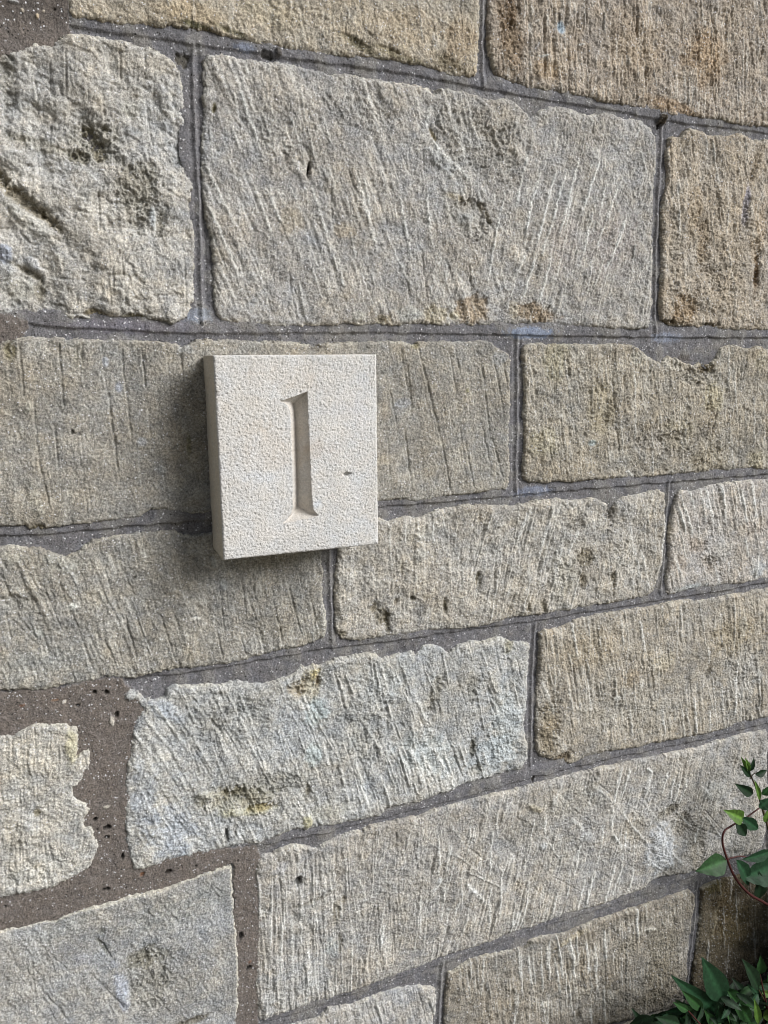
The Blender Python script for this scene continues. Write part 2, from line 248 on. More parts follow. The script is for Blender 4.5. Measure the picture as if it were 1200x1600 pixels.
stone('ochre tinted block with a broken upper edge in the third course', [(818,545),(822,538),(835,535),(860,537),(900,537),(940,538),(970,537),(990,540),(1000,545),(1012,556),(1025,562),(1035,566),(1045,556),(1058,560),(1070,566),(1085,572),(1090,570),(1095,562),(1110,570),(1120,560),(1126,548),(1135,540),(1150,538),(1165,545),(1175,545),(1185,540),(1200,545),RR(545),RR(735),(1200,735),(1180,732),(1160,733),(1130,736),(1100,738),(1080,740),(1040,743),(1000,746),(960,748),(920,750),(890,754),(870,752),(850,756),(825,753),(817,745),(820,720),(822,690),(820,650),(822,600),(818,570)],
  col=(164,154,130), sat=.5, ang=-4, tool=(.85,7), rough=1.5, edge=4,
  blobs=[(1045,566,40,9,20,(188,182,166),.6,1,1.4),(1093,600,6,4,0,(60,54,46),.8,4,.3),(1090,585,34,16,20,(170,162,146),.5,3,1.4),(1105,572,18,12,0,(116,98,56),.7,2,1.2),(1115,620,20,22,40,(196,184,142),.5,-1,1),(1060,680,30,24,0,(188,176,138),.4,0,1.2),(870,560,24,40,0,(168,158,116),.45,0,.8),(850,690,30,24,0,(182,172,134),.4,0,1),(940,640,24,50,0,(176,160,116),.35,0,.8),(1110,650,8,30,-14,(120,106,78),.4,2,.8),(1040,690,60,20,0,(140,132,124),.35,.6,.9),
         (1110,720,40,20,0,(150,134,96),.4,1,1),(1185,720,20,16,0,(184,172,134),.5,-1,1.4),(925,692,8,5,0,(140,166,172),.6,0,.2),(1190,560,14,20,0,(182,172,140),.4,0,.8),(1000,560,20,10,0,(190,186,170),.5,0,.8)],
  auto=[(30,825,540,1200,740,-4,4,50,2.8,.6,0),(30,825,540,1200,740,-3,4,50,2.6,-.5,.3)],
  strokes=[(956,580,962,660,4,1.8,0),(962,660,969,710,3.5,1.4,0),(858,690,867,742,3.5,1.5,0),(990,580,994,690,3.5,-.7,.5),(864,560,868,640,3,.9,0),(1170,545,1160,590,4,1.6,0),(1140,550,1138,600,3,-.7,.5),(982,735,992,748,4,-.8,.7),(1148,580,1150,650,3,-.7,.4),(1178,620,1178,700,3,-.7,.4),(1120,640,1110,690,3.5,1.2,0)])
stone('grey green block directly below the plaque', [(-170,862),(0,855),(20,853),(45,857),(60,856),(85,866),(100,872),(118,865),(130,855),(145,845),(170,840),(200,836),(230,832),(270,829),(285,835),(300,837),(330,832),(345,832),(420,824),(497,815),(503,822),(505,862),(506,900),(505,935),(510,960),(511,985),(505,998),(490,1005),(470,1012),(440,1015),(420,1022),(395,1028),(370,1036),(340,1040),(300,1045),(285,1043),(260,1048),(230,1055),(205,1062),(180,1058),(165,1058),(140,1068),(100,1072),(70,1078),(30,1080),(0,1080),(-170,1096)],
  col=(156,152,138), ang=-22, ang2=(-9,330,120), tool=(.85,8.5), rough=1.0, edge=4,
  blobs=[(113,948,8,7,0,(206,206,196),.8,-.8,.2),(305,967,10,3,0,(214,210,200),.8,-.6,.2),(320,975,6,3,0,(204,200,190),.6,-.4,.2),(165,900,4,3,0,(214,208,196),.8,-.4,0),(350,915,6,10,0,(176,182,184),.6,-.5,.5),(335,880,6,12,0,(176,182,184),.5,-.3,.4),(400,890,10,10,0,(172,170,160),.4,0,.5),(100,880,30,16,20,(172,172,160),.5,-1,1),(30,940,40,20,30,(140,137,124),.3,1.6,1),
         (60,990,12,8,30,(178,184,178),.4,0,.2),(20,870,20,10,0,(182,178,160),.4,-.8,.6),(210,903,4,3,0,(60,56,44),.8,1.5,0),(60,1040,80,30,0,(158,160,154),.3,0,.2),(500,980,14,20,0,(172,168,150),.3,0,.4),(430,870,80,20,0,(140,132,106),.3,0,.3)],
  auto=[(40,0,865,320,1060,-20,5,50,3.2,.8,0),(26,0,865,320,1060,-20,6,45,2.6,-.5,.3),(24,320,880,505,1020,-9,4,45,3,.8,0),(12,320,880,505,1020,-8,5,35,2.6,-.35,.3)],
  strokes=[(195,960,215,1035,4,1.5,0),(250,960,275,1035,4,1.5,0),(110,950,150,1060,4,.9,0),(160,990,185,1050,3.5,1.2,0),(295,1018,290,1035,3.5,1.4,0),(385,1025,375,990,3.5,1.2,0),(340,985,348,1030,3.5,1.3,0),(452,915,462,960,4,1.5,0),(462,960,475,1005,3.5,1.2,0),(210,860,218,890,3.5,1.2,0),(0,935,60,1000,5,1,0),(90,860,125,920,5,-.8,.3),(10,960,60,1010,4,.7,0)])
stone('pale speckled block right of the plaque in the fourth course', [(525,815),(592,810),(610,815),(635,807),(655,810),(685,797),(720,790),(765,790),(800,790),(820,788),(840,782),(870,780),(900,782),(930,778),(945,785),(955,790),(965,782),(980,776),(1000,772),(1030,766),(1038,770),(1040,785),(1040,820),(1038,850),(1035,880),(1030,905),(1022,925),(1010,933),(985,937),(960,942),(940,944),(915,948),(890,955),(870,955),(850,960),(830,962),(810,963),(780,972),(750,980),(720,983),(690,985),(665,988),(640,992),(610,994),(585,996),(570,1000),(550,1000),(535,998),(528,990),(525,975),(524,940),(525,900),(530,860),(533,840)],
  col=(174,168,153), ang=1, ang2=(14,740,120), tool=(.85,9), rough=1.4,
  blobs=[(700,832,2,0.1,0,None,0,0,0),(748,905,5,16,0,(100,90,58),.75,5,.4),(695,945,4,14,-5,(96,86,58),.8,4,.3),(645,935,6,4,40,(90,82,58),.8,4,.2),(620,940,4,6,20,(100,90,66),.7,3,.2),(628,885,3,14,0,(120,112,88),.6,2.5,.2),(598,965,12,16,0,(110,98,62),.6,3,1.2),(585,950,8,10,0,(116,104,72),.6,3,1),(606,975,4,18,-5,(96,86,60),.7,3.5,.3),(535,990,8,6,0,(110,98,62),.6,3,.6),
         (955,800,7,24,0,(104,98,88),.75,5,1),(900,820,20,12,0,(140,130,110),.4,2,1.4),(915,870,14,16,-20,(122,110,78),.6,4,1.4),(910,905,7,14,-15,(116,104,76),.6,4,.8),(958,910,5,18,0,(112,100,72),.65,4,.6),(880,900,24,40,0,(176,170,150),.4,-2,1.2),(975,860,20,24,0,(180,174,160),.4,-2,1),(655,865,12,10,0,(186,186,178),.4,-1,.4),(620,880,14,10,0,(188,184,170),.4,-1,.5),
         (850,950,5,20,-15,(116,106,80),.6,3.5,.5),(825,950,4,12,-15,(116,106,80),.6,3,.4),(980,800,20,16,0,(166,170,174),.3,0,.4),(650,835,30,14,0,(170,170,160),.3,0,.5)],
  auto=[(14,540,820,740,990,0,3,50,3,.6,0),(22,740,790,900,940,14,5,70,3.4,.8,0),(26,740,790,900,940,14,5,70,2.8,-.7,.4),(14,540,820,740,990,-1,4,50,2.6,-.4,.3),(20,930,790,1035,930,-7,4,55,2.6,-.5,.4),(10,930,790,1035,930,-7,4,50,2.6,.6,0)],
  strokes=[(865,790,842,870,4,-1,.6),(830,792,805,850,4,-1,.6),(840,790,828,850,4,.9,0),(825,795,812,870,4,.8,0),(607,810,609,860,3,-.7,.5),(632,820,634,850,3,-.6,.5),(677,815,678,850,3,-.6,.5),(905,830,885,870,4,-1,.6),(1002,860,1015,920,3,-.8,.6),(990,850,1002,910,3,-.7,.5),(860,870,850,940,5,1,0),(1038,810,1034,880,3,-.6,.8),(690,800,700,840,3,-.6,.4)])
stone('pinkish pale block at the right edge of the fourth course', [(1058,775),(1065,765),(1085,768),(1110,758),(1140,754),(1170,751),(1200,749),RR(749),RR(905),(1200,905),(1170,910),(1140,914),(1100,919),(1070,925),(1050,929),(1043,928),(1042,910),(1046,880),(1047,840),(1052,800)],
  col=(180,172,160), ang=-10, tool=(.95,9), rough=1.1,
  blobs=[(1130,860,20,14,-40,(190,188,180),.5,-2,1),(1110,880,24,12,30,(130,116,98),.5,3,1.2),(1090,850,20,14,30,(176,156,132),.5,1,1),(1175,825,24,10,0,(170,150,130),.4,1,.8),(1060,885,14,20,30,(176,154,128),.4,0,.6),(1080,920,30,6,-4,(180,190,192),.5,0,.3),(1185,890,16,14,0,(176,184,190),.5,-1,.8),(1095,810,30,20,0,(164,154,144),.3,0,.4)],
  auto=[(16,1058,765,1200,860,-10,3,45,2.8,-.9,.7),(8,1058,765,1200,860,-10,3,40,2.6,.7,0),(14,1050,860,1200,915,-6,6,30,2.6,-.7,.5)],
  strokes=[(1058,790,1072,835,3.5,-1,.8),(1068,790,1084,840,3.5,-1,.8),(1104,763,1116,820,3.5,-1.1,.9),(1128,758,1133,815,3.5,-1.1,.9),(1157,765,1167,818,3.5,-1.1,.9),(1174,752,1181,812,3.5,-1.1,.9),(1186,865,1180,905,3,-1,.8),(1054,870,1068,910,4,-.9,.6)])
stone('large bluish white weathered block low on the left', [(200,1090),(215,1082),(225,1092),(245,1095),(258,1090),(262,1078),(275,1072),(300,1073),(320,1070),(345,1072),(360,1066),(375,1065),(395,1070),(410,1070),(430,1065),(450,1060),(463,1052),(470,1040),(480,1045),(490,1038),(500,1042),(515,1035),(535,1028),(560,1025),(575,1020),(590,1025),(600,1030),(620,1024),(645,1020),(652,1025),(662,1010),(680,1008),(695,1015),(703,1022),(715,1010),(740,1002),(755,1005),(780,995),(790,998),(800,1003),(812,1003),(828,1006),(827,1030),(826,1060),(825,1100),(823,1115),(820,1130),(822,1150),(825,1170),(826,1185),(820,1197),(815,1203),(790,1208),(760,1218),(730,1225),(700,1238),(685,1242),(650,1255),(625,1260),(605,1262),(595,1275),(570,1280),(545,1285),(525,1290),(500,1293),(480,1297),(460,1297),(440,1305),(420,1312),(405,1318),(390,1318),(370,1325),(350,1328),(320,1335),(290,1341),(260,1347),(225,1358),(210,1360),(205,1350),(200,1330),(197,1300),(194,1270),(195,1230),(200,1190),(205,1160),(210,1130),(222,1110),(216,1100)],
  col=(172,175,172), ang=-26, ang2=(-15,520,160), tool=(.85,10), rough=1.3, edge=5,
  blobs=[(485,1070,20,32,8,(186,174,136),.6,3,2),(492,1055,8,12,0,(214,198,128),.7,-2,1),(497,1062,4,12,0,(110,90,48),.8,5,.6),(465,1080,14,20,0,(150,132,92),.6,3,2),(495,1115,20,24,0,(184,200,202),.6,0,.8),(488,1180,14,24,0,(190,204,204),.6,0,.4),
         (370,1250,66,24,6,(150,142,108),.6,3,2),(330,1245,24,8,25,(192,188,170),.6,-2,1),(390,1268,40,8,8,(200,196,160),.6,-2,1.6),(410,1262,20,7,0,(150,132,60),.7,4,1),(365,1238,16,10,0,(96,84,40),.6,4,1.4),(480,1240,6,16,10,(104,98,76),.7,4,.6),(480,1283,8,12,0,(206,198,140),.7,-2,.8),(440,1220,60,18,0,(132,130,114),.35,1.5,1.2),
         (354,1308,4,14,0,(46,42,34),.8,5,.2),(368,1300,4,14,0,(90,86,74),.6,3,.4),(670,1180,60,34,30,(190,204,206),.4,0,.6),(790,1130,30,60,0,(190,202,206),.4,0,.8),(770,1180,40,30,0,(188,202,208),.4,0,.8),(680,1080,10,34,20,(112,106,84),.45,3,1.4),(740,1170,7,16,0,(84,78,56),.7,4,.8),(745,1205,14,10,0,(110,102,76),.5,3,1),(738,1075,10,20,0,(120,116,98),.4,2.5,1.2),
         (795,1010,10,12,0,(144,136,98),.6,3,1),(270,1300,40,50,0,(172,182,196),.55,0,.5),(225,1250,22,70,0,(176,186,200),.4,0,.4),(260,1110,30,20,40,(178,188,200),.5,-1,.6),(330,1130,60,30,0,(140,140,134),.35,1,1),(380,1100,60,20,30,(146,148,142),.3,1,.8),(600,1060,50,30,0,(174,180,178),.3,0,.5),(510,1270,40,14,0,(176,170,142),.3,0,.6),(570,1130,40,60,10,(142,144,138),.3,1,1)],
  auto=[(50,220,1080,640,1320,-24,7,60,3.4,.8,0),(50,220,1080,640,1320,-23,7,60,3,-.8,.4),(20,500,1040,820,1200,-14,6,60,3.4,1,0),(26,500,1040,820,1200,-14,6,60,3,-.9,.45),(30,600,1180,760,1240,-18,5,44,3,-.9,.6)],
  strokes=[(225,1120,262,1165,5,-1,.5),(205,1140,255,1200,5,-1,.5),(240,1100,290,1170,5,-.9,.5),(300,1090,350,1150,5,1,0),(520,1040,540,1115,4.5,1.5,0),(595,1040,610,1095,4,-1,.6),(645,1080,675,1150,5,-1.2,.6),(605,1100,605,1150,4,1.3,0),(710,1110,715,1150,4,1.2,0),(530,1060,545,1110,4,-.8,.4),(640,1170,665,1235,5,-1.2,.8),(655,1170,690,1240,5,-1.2,.8),(675,1165,705,1225,5,-1.1,.8),(625,1185,640,1240,5,1,0),(555,1190,575,1260,5,-1.1,.6),(530,1195,548,1270,5,-1,.5),(665,1195,688,1235,4,1,0),(530,1190,520,1215,4,1,0)])
stone('buff block right of the bluish white one in the fifth course', [(845,990),(850,985),(875,983),(890,975),(910,967),(940,960),(970,956),(1000,951),(1030,946),(1060,940),(1080,937),(1090,940),(1110,937),(1125,933),(1140,930),(1170,927),(1180,922),(1200,920),RR(920),RR(1120),(1200,1120),(1185,1125),(1160,1130),(1140,1140),(1100,1148),(1060,1155),(1020,1162),(1000,1168),(960,1173),(920,1182),(900,1192),(890,1195),(870,1190),(850,1185),(840,1175),(838,1140),(840,1110),(840,1080),(843,1040)],
  col=(170,160,138), sat=.5, ang=-6, tool=(.95,8), rough=1.2,
  blobs=[(860,1140,18,50,0,(128,110,68),.5,3,1.2),(880,1185,16,12,0,(104,84,46),.65,4,1),(920,1010,50,30,0,(160,144,112),.4,0,.5),(965,1092,7,5,0,(206,206,200),.7,-.6,.2),(900,1022,12,3,0,(200,192,170),.6,-.5,.2),(1035,1035,24,14,0,(196,184,152),.4,0,.8),(1108,1050,6,10,0,(96,86,66),.6,3,.6),(1145,995,40,30,0,(156,138,96),.4,0,.5),(1160,980,6,24,0,(192,186,170),.5,-1,.5),(1160,1060,40,50,0,(168,166,160),.45,0,.7),(950,1110,50,40,0,(166,158,140),.3,0,.5),(1020,1120,50,30,0,(172,166,150),.3,0,.5),(985,1060,20,16,0,(178,154,114),.4,0,.5)],
  auto=[(34,850,960,1200,1150,-8,4,55,3,.7,0),(44,850,950,1200,1160,-5,5,50,2.6,-.7,.45)],
  strokes=[(893,975,902,1030,3,-.9,.6),(1000,970,1008,1020,3,-1,.7),(970,960,974,1010,3,-.8,.5),(1152,1030,1148,1120,3,-1,.8),(1158,1080,1158,1130,3,-.8,.6),(1085,1090,1087,1150,3,-1.1,.8),(960,1060,966,1110,4,-1,.5),(985,1110,988,1155,3,-.9,.6),(1035,1110,1038,1150,3,-.9,.6),(1108,1110,1110,1145,3,-.8,.6),(1128,1070,1132,1120,3,-.8,.5),(1190,1060,1190,1120,4,1.5,0),(1063,945,1066,1000,3,-.9,.6),(845,1060,870,1120,5,-.9,.4),(885,1060,895,1110,4,-.7,.4),(1128,960,1135,1010,3,1,0)])
stone('small crumbling cream block set in brown mortar', [(-120,1160),(0,1150),(20,1149),(32,1143),(45,1135),(60,1132),(80,1133),(105,1130),(110,1136),(120,1135),(122,1150),(120,1170),(118,1185),(130,1175),(140,1170),(140,1200),(130,1218),(115,1232),(115,1248),(125,1252),(138,1258),(140,1265),(132,1280),(133,1292),(143,1293),(146,1305),(153,1318),(153,1335),(145,1345),(138,1358),(120,1368),(100,1378),(80,1388),(60,1392),(30,1398),(0,1405),(-120,1425)],
  col=(188,184,170), ang=-3, tool=(.9,4.4), rough=1.3, edge=4, lift=1.5,
  blobs=[(112,1165,10,30,0,(206,198,158),.7,-2,.6),(58,1270,7,8,0,(134,122,78),.7,1,.4),(20,1300,16,50,0,(158,150,130),.35,1,1),(130,1200,10,20,0,(186,182,174),.4,1,.5),(60,1360,60,20,0,(190,186,172),.4,0,1.2)],
  auto=[(30,0,1140,130,1390,-2,3,40,2.6,.7,.1),(16,0,1250,140,1400,-70,20,18,3,.8,0)],
  strokes=[(25,1165,28,1200,5,-1,.5)])
stone('smooth grey block in the bottom left corner', [(-120,1490),(0,1455),(30,1450),(60,1442),(90,1438),(110,1428),(145,1417),(170,1412),(200,1402),(240,1393),(265,1386),(290,1375),(320,1367),(345,1357),(362,1355),(363,1380),(365,1410),(368,1450),(371,1490),(372,1530),(372,1570),(369,1618),(0,1725),(-120,1750)],
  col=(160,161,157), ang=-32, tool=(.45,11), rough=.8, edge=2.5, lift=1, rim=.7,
  blobs=[(228,1500,38,22,10,(116,110,84),.6,4,1.2),(235,1540,34,40,20,(128,124,108),.5,3,1.4),(190,1545,10,50,-5,(178,186,204),.6,-1.5,.5),(295,1597,34,6,0,(92,82,52),.7,4,.8),(160,1480,4,24,-25,(104,104,88),.6,3,.4),(158,1455,6,8,0,(120,120,104),.5,2,.4),(130,1500,14,14,0,(160,162,172),.4,0,.2),(100,1450,60,20,-16,(148,150,142),.3,0,.3),(260,1430,60,30,0,(144,148,142),.3,0,.5),(330,1400,30,30,0,(146,150,144),.3,0,.5),(30,1520,50,60,0,(166,162,152),.3,0,.3)],
  auto=[(20,0,1470,360,1600,-32,8,55,3,.6,0),(18,0,1470,360,1600,-30,10,50,3,-.4,.25)],
  strokes=[(60,1540,110,1600,4,1.2,0),(85,1560,100,1585,4,.8,0),(140,1520,200,1580,4,1,0),(330,1380,345,1395,3,.8,0),(160,1475,175,1500,4,1.5,0),(40,1510,55,1535,3,.9,0)])
stone('long scratched block with a round hole in the sixth course', [(402,1345),(410,1338),(425,1336),(440,1328),(460,1323),(480,1324),(495,1328),(510,1318),(530,1308),(550,1302),(565,1300),(580,1292),(610,1286),(640,1280),(660,1276),(670,1270),(700,1262),(740,1250),(780,1240),(800,1237),(830,1228),(860,1220),(900,1210),(940,1200),(960,1197),(1000,1187),(1040,1180),(1075,1172),(1095,1168),(1120,1160),(1140,1155),(1160,1148),(1180,1145),(1200,1142),(1201,1180),(1201,1260),(1198,1300),(1192,1325),(1178,1335),(1150,1342),(1110,1355),(1080,1365),(1050,1371),(1040,1370),(1020,1378),(1000,1392),(970,1403),(950,1412),(920,1420),(890,1428),(870,1435),(850,1443),(830,1450),(805,1458),(795,1460),(780,1468),(760,1475),(735,1482),(700,1494),(680,1503),(650,1515),(620,1525),(590,1535),(565,1545),(540,1553),(500,1567),(460,1580),(430,1590),(408,1597),(403,1590),(400,1550),(401,1500),(403,1450),(402,1400),(400,1370)],
  col=(170,166,156), ang=-2, ang2=(14,640,160), tool=(1.1,8), rough=1.1, edge=4,
  blobs=[(467,1381,6,10,15,(26,22,16),.95,12,.2),(436,1362,14,12,0,(176,178,184),.5,-1.5,.5),(485,1410,34,3,-6,(116,110,92),.6,2,.3),(525,1425,8,20,0,(118,110,84),.6,3,.8),(533,1475,4,18,0,(104,96,74),.65,3,.4),(536,1408,7,6,0,(118,110,88),.6,3,.4),(413,1425,4,14,-5,(104,96,70),.65,3,.4),(480,1440,24,30,0,(176,178,174),.3,-.8,.6),(520,1480,12,16,0,(178,190,192),.4,0,.4),
         (1035,1330,26,44,-15,(196,202,208),.7,-4,.9),(1065,1290,18,22,-20,(128,118,94),.5,5,1),(1045,1270,24,8,-20,(112,102,74),.6,4,.8),(1115,1235,24,14,20,(186,188,184),.4,-2,.8),(1090,1330,14,40,-10,(140,130,104),.4,3,.5),(835,1262,18,4,35,(196,186,160),.7,-1.5,.3),(850,1322,8,6,0,(200,204,208),.6,-1.5,.3),(915,1308,14,6,0,(190,194,196),.5,-1,.5),(980,1325,8,8,0,(196,198,200),.6,-1.5,.5),(990,1295,20,30,0,(160,148,124),.4,1.5,.5),(750,1330,20,16,-30,(150,142,124),.3,1,.4),(735,1310,12,12,0,(182,184,184),.4,-1,.4),(1050,1372,20,5,0,(90,84,68),.7,3,.5),
         (460,1540,60,40,0,(168,174,178),.35,0,.5),(900,1250,60,30,0,(156,150,130),.3,0,.5),(640,1400,80,60,0,(150,146,138),.3,0,.4),(880,1330,40,30,0,(154,148,132),.3,1,.5),(1160,1200,30,30,0,(176,172,164),.3,0,.6),(820,1300,40,20,20,(150,144,126),.35,1,.5)],
  auto=[(50,405,1360,560,1580,-2,3,60,3.2,.8,0),(50,405,1350,560,1580,-2,3,60,2.8,-.8,.5),(26,560,1290,700,1530,8,5,50,3,-.7,.4),(22,560,1290,700,1530,6,5,50,3,.6,0),(34,690,1300,1000,1480,13,5,44,2.4,-.8,.7),(16,690,1260,1000,1480,10,7,44,2.6,.5,0),(16,690,1230,1120,1380,-48,10,44,3.2,-.8,.5),(10,690,1230,1120,1400,-50,10,40,3,.8,0),(14,980,1190,1180,1340,18,8,34,2.4,-.6,.5)],
  strokes=[(984,1200,970,1250,3.5,-1.1,.9),(970,1200,958,1260,3.5,-1.2,.9),(958,1262,954,1300,4,-1.1,.7),(954,1300,975,1330,4,-1,.7),(1018,1205,1008,1245,5,-1.2,.7),(1010,1200,1020,1208,3,-1,.8),(1043,1205,1034,1240,3,-1,.8),(1053,1212,1046,1250,3,-1,.8),(1063,1215,1052,1255,3,-1,.8),(1074,1215,1060,1258,3,-1,.8),(925,1240,922,1262,3,-.9,.7),(852,1275,852,1305,3.5,-1,.8),(895,1280,915,1300,4,-.9,.6),(908,1322,897,1370,3,-1.2,1),(890,1360,886,1400,3,-.9,.7),
           (962,1350,945,1410,3,-1,.8),(973,1350,958,1400,3,-1,.7),(990,1360,982,1395,3,-.9,.6),(930,1365,912,1420,3,-1,.8),(915,1375,900,1430,3,-1,.7),(870,1395,858,1440,3,-1,.8),(825,1400,812,1450,3,-1,.8),(808,1425,800,1450,3,-1,.9),(1095,1290,1085,1320,3,-.9,.7),(685,1310,685,1370,3,-.9,.8),(690,1372,674,1400,5,-1.3,1),(694,1380,690,1440,3,-.8,.6),(770,1300,765,1370,3,-.9,.7),(728,1380,760,1412,4.5,-1.1,.8),(765,1412,763,1450,3.5,-1,.9),(720,1370,722,1420,3,-.7,.5),(785,1360,778,1440,3,-.9,.7),(732,1325,758,1345,4,1.4,.1),(600,1445,594,1480,3.5,-1.1,.9),(605,1320,590,1355,3,-.8,.5),(562,1375,572,1410,4,-.8,.5),(657,1400,656,1460,3,-.8,.6),(428,1430,425,1560,4.5,1.1,0),(440,1440,438,1540,4,-.9,.6),(425,1400,422,1480,3,-.9,.6),(405,1380,406,1440,3,-.9,.6),(476,1500,474,1560,3,-.8,.5),(735,1290,730,1320,3,-.9,.6),(775,1270,778,1310,3,-.8,.6)])
stone('pale wedge of a block along the bottom edge beneath the scratched block', [(380,1640),(430,1612),(500,1592),(515,1578),(545,1574),(560,1569),(590,1557),(620,1546),(650,1543),(680,1545),(683,1560),(682,1580),(678,1595),(680,1620),(674,1705),(378,1790)],
  col=(170,168,162), ang=-16, tool=(.9,9), rough=1.1,
  blobs=[(560,1585,40,12,0,(176,174,168),.3,0,.4)],
  auto=[(14,450,1560,680,1620,-15,6,36,3,.8,0),(12,450,1560,680,1620,-14,6,36,3,-.7,.5)],
  strokes=[(585,1575,596,1600,3.5,1.2,0),(640,1560,650,1600,4,1,0)])
stone('dusky brown block low in the seventh course', [(700,1522),(715,1515),(735,1502),(760,1495),(800,1487),(815,1480),(830,1470),(850,1465),(885,1460),(900,1452),(930,1440),(950,1435),(980,1425),(1010,1415),(1040,1405),(1060,1398),(1078,1392),(1085,1398),(1084,1430),(1080,1470),(1075,1510),(1072,1540),(1066,1572),(1000,1589),(960,1599),(695,1672),(695,1600),(697,1550)],
  col=(150,141,121), sat=.5, ang=-3, tool=(.9,8), rough=1.4, edge=4,
  blobs=[(895,1465,30,5,-16,(186,172,140),.6,-.8,.8),(825,1478,8,6,0,(92,86,70),.6,2,.6),(985,1475,22,14,0,(158,150,132),.5,0,1.6),(1015,1452,10,4,10,(206,200,184),.7,-1.2,.4),(885,1550,8,3,0,(194,186,170),.7,-1,.6),(912,1552,16,8,0,(170,162,144),.5,-1,1.6),(852,1570,8,6,0,(196,190,176),.6,-1,1),(828,1560,6,16,0,(176,170,160),.5,-1,1.4),(912,1588,8,14,0,(180,172,160),.5,-1,1.2),(905,1585,5,8,0,(80,72,52),.6,3,.5),(950,1562,16,10,0,(160,154,140),.4,0,.8),(1035,1500,30,60,0,(140,128,96),.3,0,.4),(1025,1560,40,14,0,(140,128,98),.3,0,.6)],
  auto=[(30,710,1480,980,1590,-3,3,40,2.8,.7,0),(40,700,1470,980,1590,-3,4,40,2.6,-.8,.55)],
  strokes=[(995,1420,996,1468,3,-1.1,.9),(872,1475,880,1530,3,-1.1,.9),(890,1465,898,1532,3,-1.1,.9),(915,1470,920,1520,3,-.9,.7),(945,1455,946,1500,3,-1,.8),(855,1480,858,1530,3,-.9,.6),(826,1495,832,1540,3,-.9,.7),(928,1475,932,1510,3,-.9,.7),(808,1550,806,1590,3,-.8,.5),(970,1490,972,1540,3,-.6,.4)])
stone('dark brown block in the lower right corner behind the shrub, shade painted into its colour', [(1098,1390),(1110,1382),(1130,1375),(1160,1368),(1200,1352),RR(1352),(1340,1470),(1080,1568),(1082,1540),(1090,1480),(1096,1430)],
  col=(104,90,54), ang=-3, tool=(.4,9), rough=1.2,  # base colour darkened to stand in for the shrub's shade
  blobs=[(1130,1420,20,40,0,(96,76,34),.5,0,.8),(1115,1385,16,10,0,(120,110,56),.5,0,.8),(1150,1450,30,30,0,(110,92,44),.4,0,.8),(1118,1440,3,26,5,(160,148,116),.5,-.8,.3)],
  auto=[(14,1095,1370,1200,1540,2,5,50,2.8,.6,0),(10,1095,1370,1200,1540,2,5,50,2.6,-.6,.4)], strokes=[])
stone('block beyond the long scratched one at the right edge', [(1213,1140),RR(1115,1340),RR(1300,1340),(1207,1325),(1210,1260)],
  col=(150,144,128), ang=2, tool=(.5,9), rough=1.2, blobs=[], auto=[], strokes=[])

BROWN = [[(-170,1096),(0,1083),(100,1075),(165,1060),(190,1060),(200,1076),(208,1086),(235,1100),(215,1180),(205,1345),(380,1325),(402,1322),(410,1345),(404,1600),(378,1640),(365,1790),(360,1650),(366,1350),(130,1440),(-170,1520)],
         [(-170,-330),(102,-330),(106,0),(110,52),(80,74),(0,88),(-170,90)], [(-170,480),(0,488),(42,500),(44,515),(30,530),(0,537),(-170,545)]]
JOINTS = [  # (points, half width px, kind)
 ([(108,38),(200,50),(290,64),(400,80),(600,107),(700,124),(820,148),(960,170),(1040,186),(1200,206),RR(206)], 'h'),
 ([(40,505),(140,512),(300,520),(600,519),(800,522),(1000,526),(1200,527),RR(527)], 'h'),
 ([(-170,850),(0,838),(110,832),(200,822),(330,812),(600,792),(800,775),(1000,757),(1200,741),RR(741)], 'h'),
 ([(195,1062),(300,1052),(400,1034),(500,1016),(600,1004),(700,990),(830,972),(950,952),(1100,928),(1200,911),RR(911)], 'h'),
 ([(400,1325),(500,1305),(620,1275),(700,1255),(840,1215),(960,1186),(1100,1157),(1200,1131),RR(1131)], 'h'),
 ([(405,1604),(550,1556),(690,1510),(860,1447),(1000,1402),(1100,1365),(1200,1340),RR(1340)], 'h'),
 ([(303,95),(306,200),(312,300),(315,400),(317,485)], 'v'), ([(757,-150),(757,108)], 'v'), ([(1038,200),(1033,300),(1028,400),(1027,508)], 'v'),
 ([(811,545),(811,650),(809,755)], 'v'), ([(516,825),(517,900),(520,960),(520,985)], 'v'), ([(1047,768),(1042,850),(1036,915)], 'v'),
 ([(838,992),(834,1060),(832,1185)], 'v'), ([(692,1520),(688,1600),(685,1690)], 'v'), ([(1092,1392),(1088,1440),(1078,1530),(1074,1570)], 'v'), ([(1207,1135),(1203,1335)], 'v')]

# ------------------------------------------------------------------ build the detailed window of the wall
HS = 0.00085
X0, X1, Z0, Z1 = -0.21, 1.16, 0.36, 1.935
gx = np.arange(X0, X1, HS, dtype=np.float32); gz = np.arange(Z0, Z1, HS, dtype=np.float32)
XX, ZZ = np.meshgrid(gx, gz)
# ragged-edge warp and shared noise fields
WX = .0011*fbm(XX, ZZ, .008, 4, .85, 11); WZ = .0011*fbm(XX, ZZ, .008, 4, .85, 23)
N_big = fbm(XX, ZZ, .085, 3, .5, 31); N_med = fbm(XX, ZZ, .022, 3, .55, 41)
N_fine = fbm(XX, ZZ, .0048, 3, .8, 53); N_col = fbm(XX, ZZ, .05, 4, .6, 71); N_col2 = fbm(XX, ZZ, .018, 4, .65, 83)
N_grain = fbm(XX, ZZ, .0028, 2, .8, 97)
MS = np.full(XX.shape, -1.0, np.float32)            # union of stones

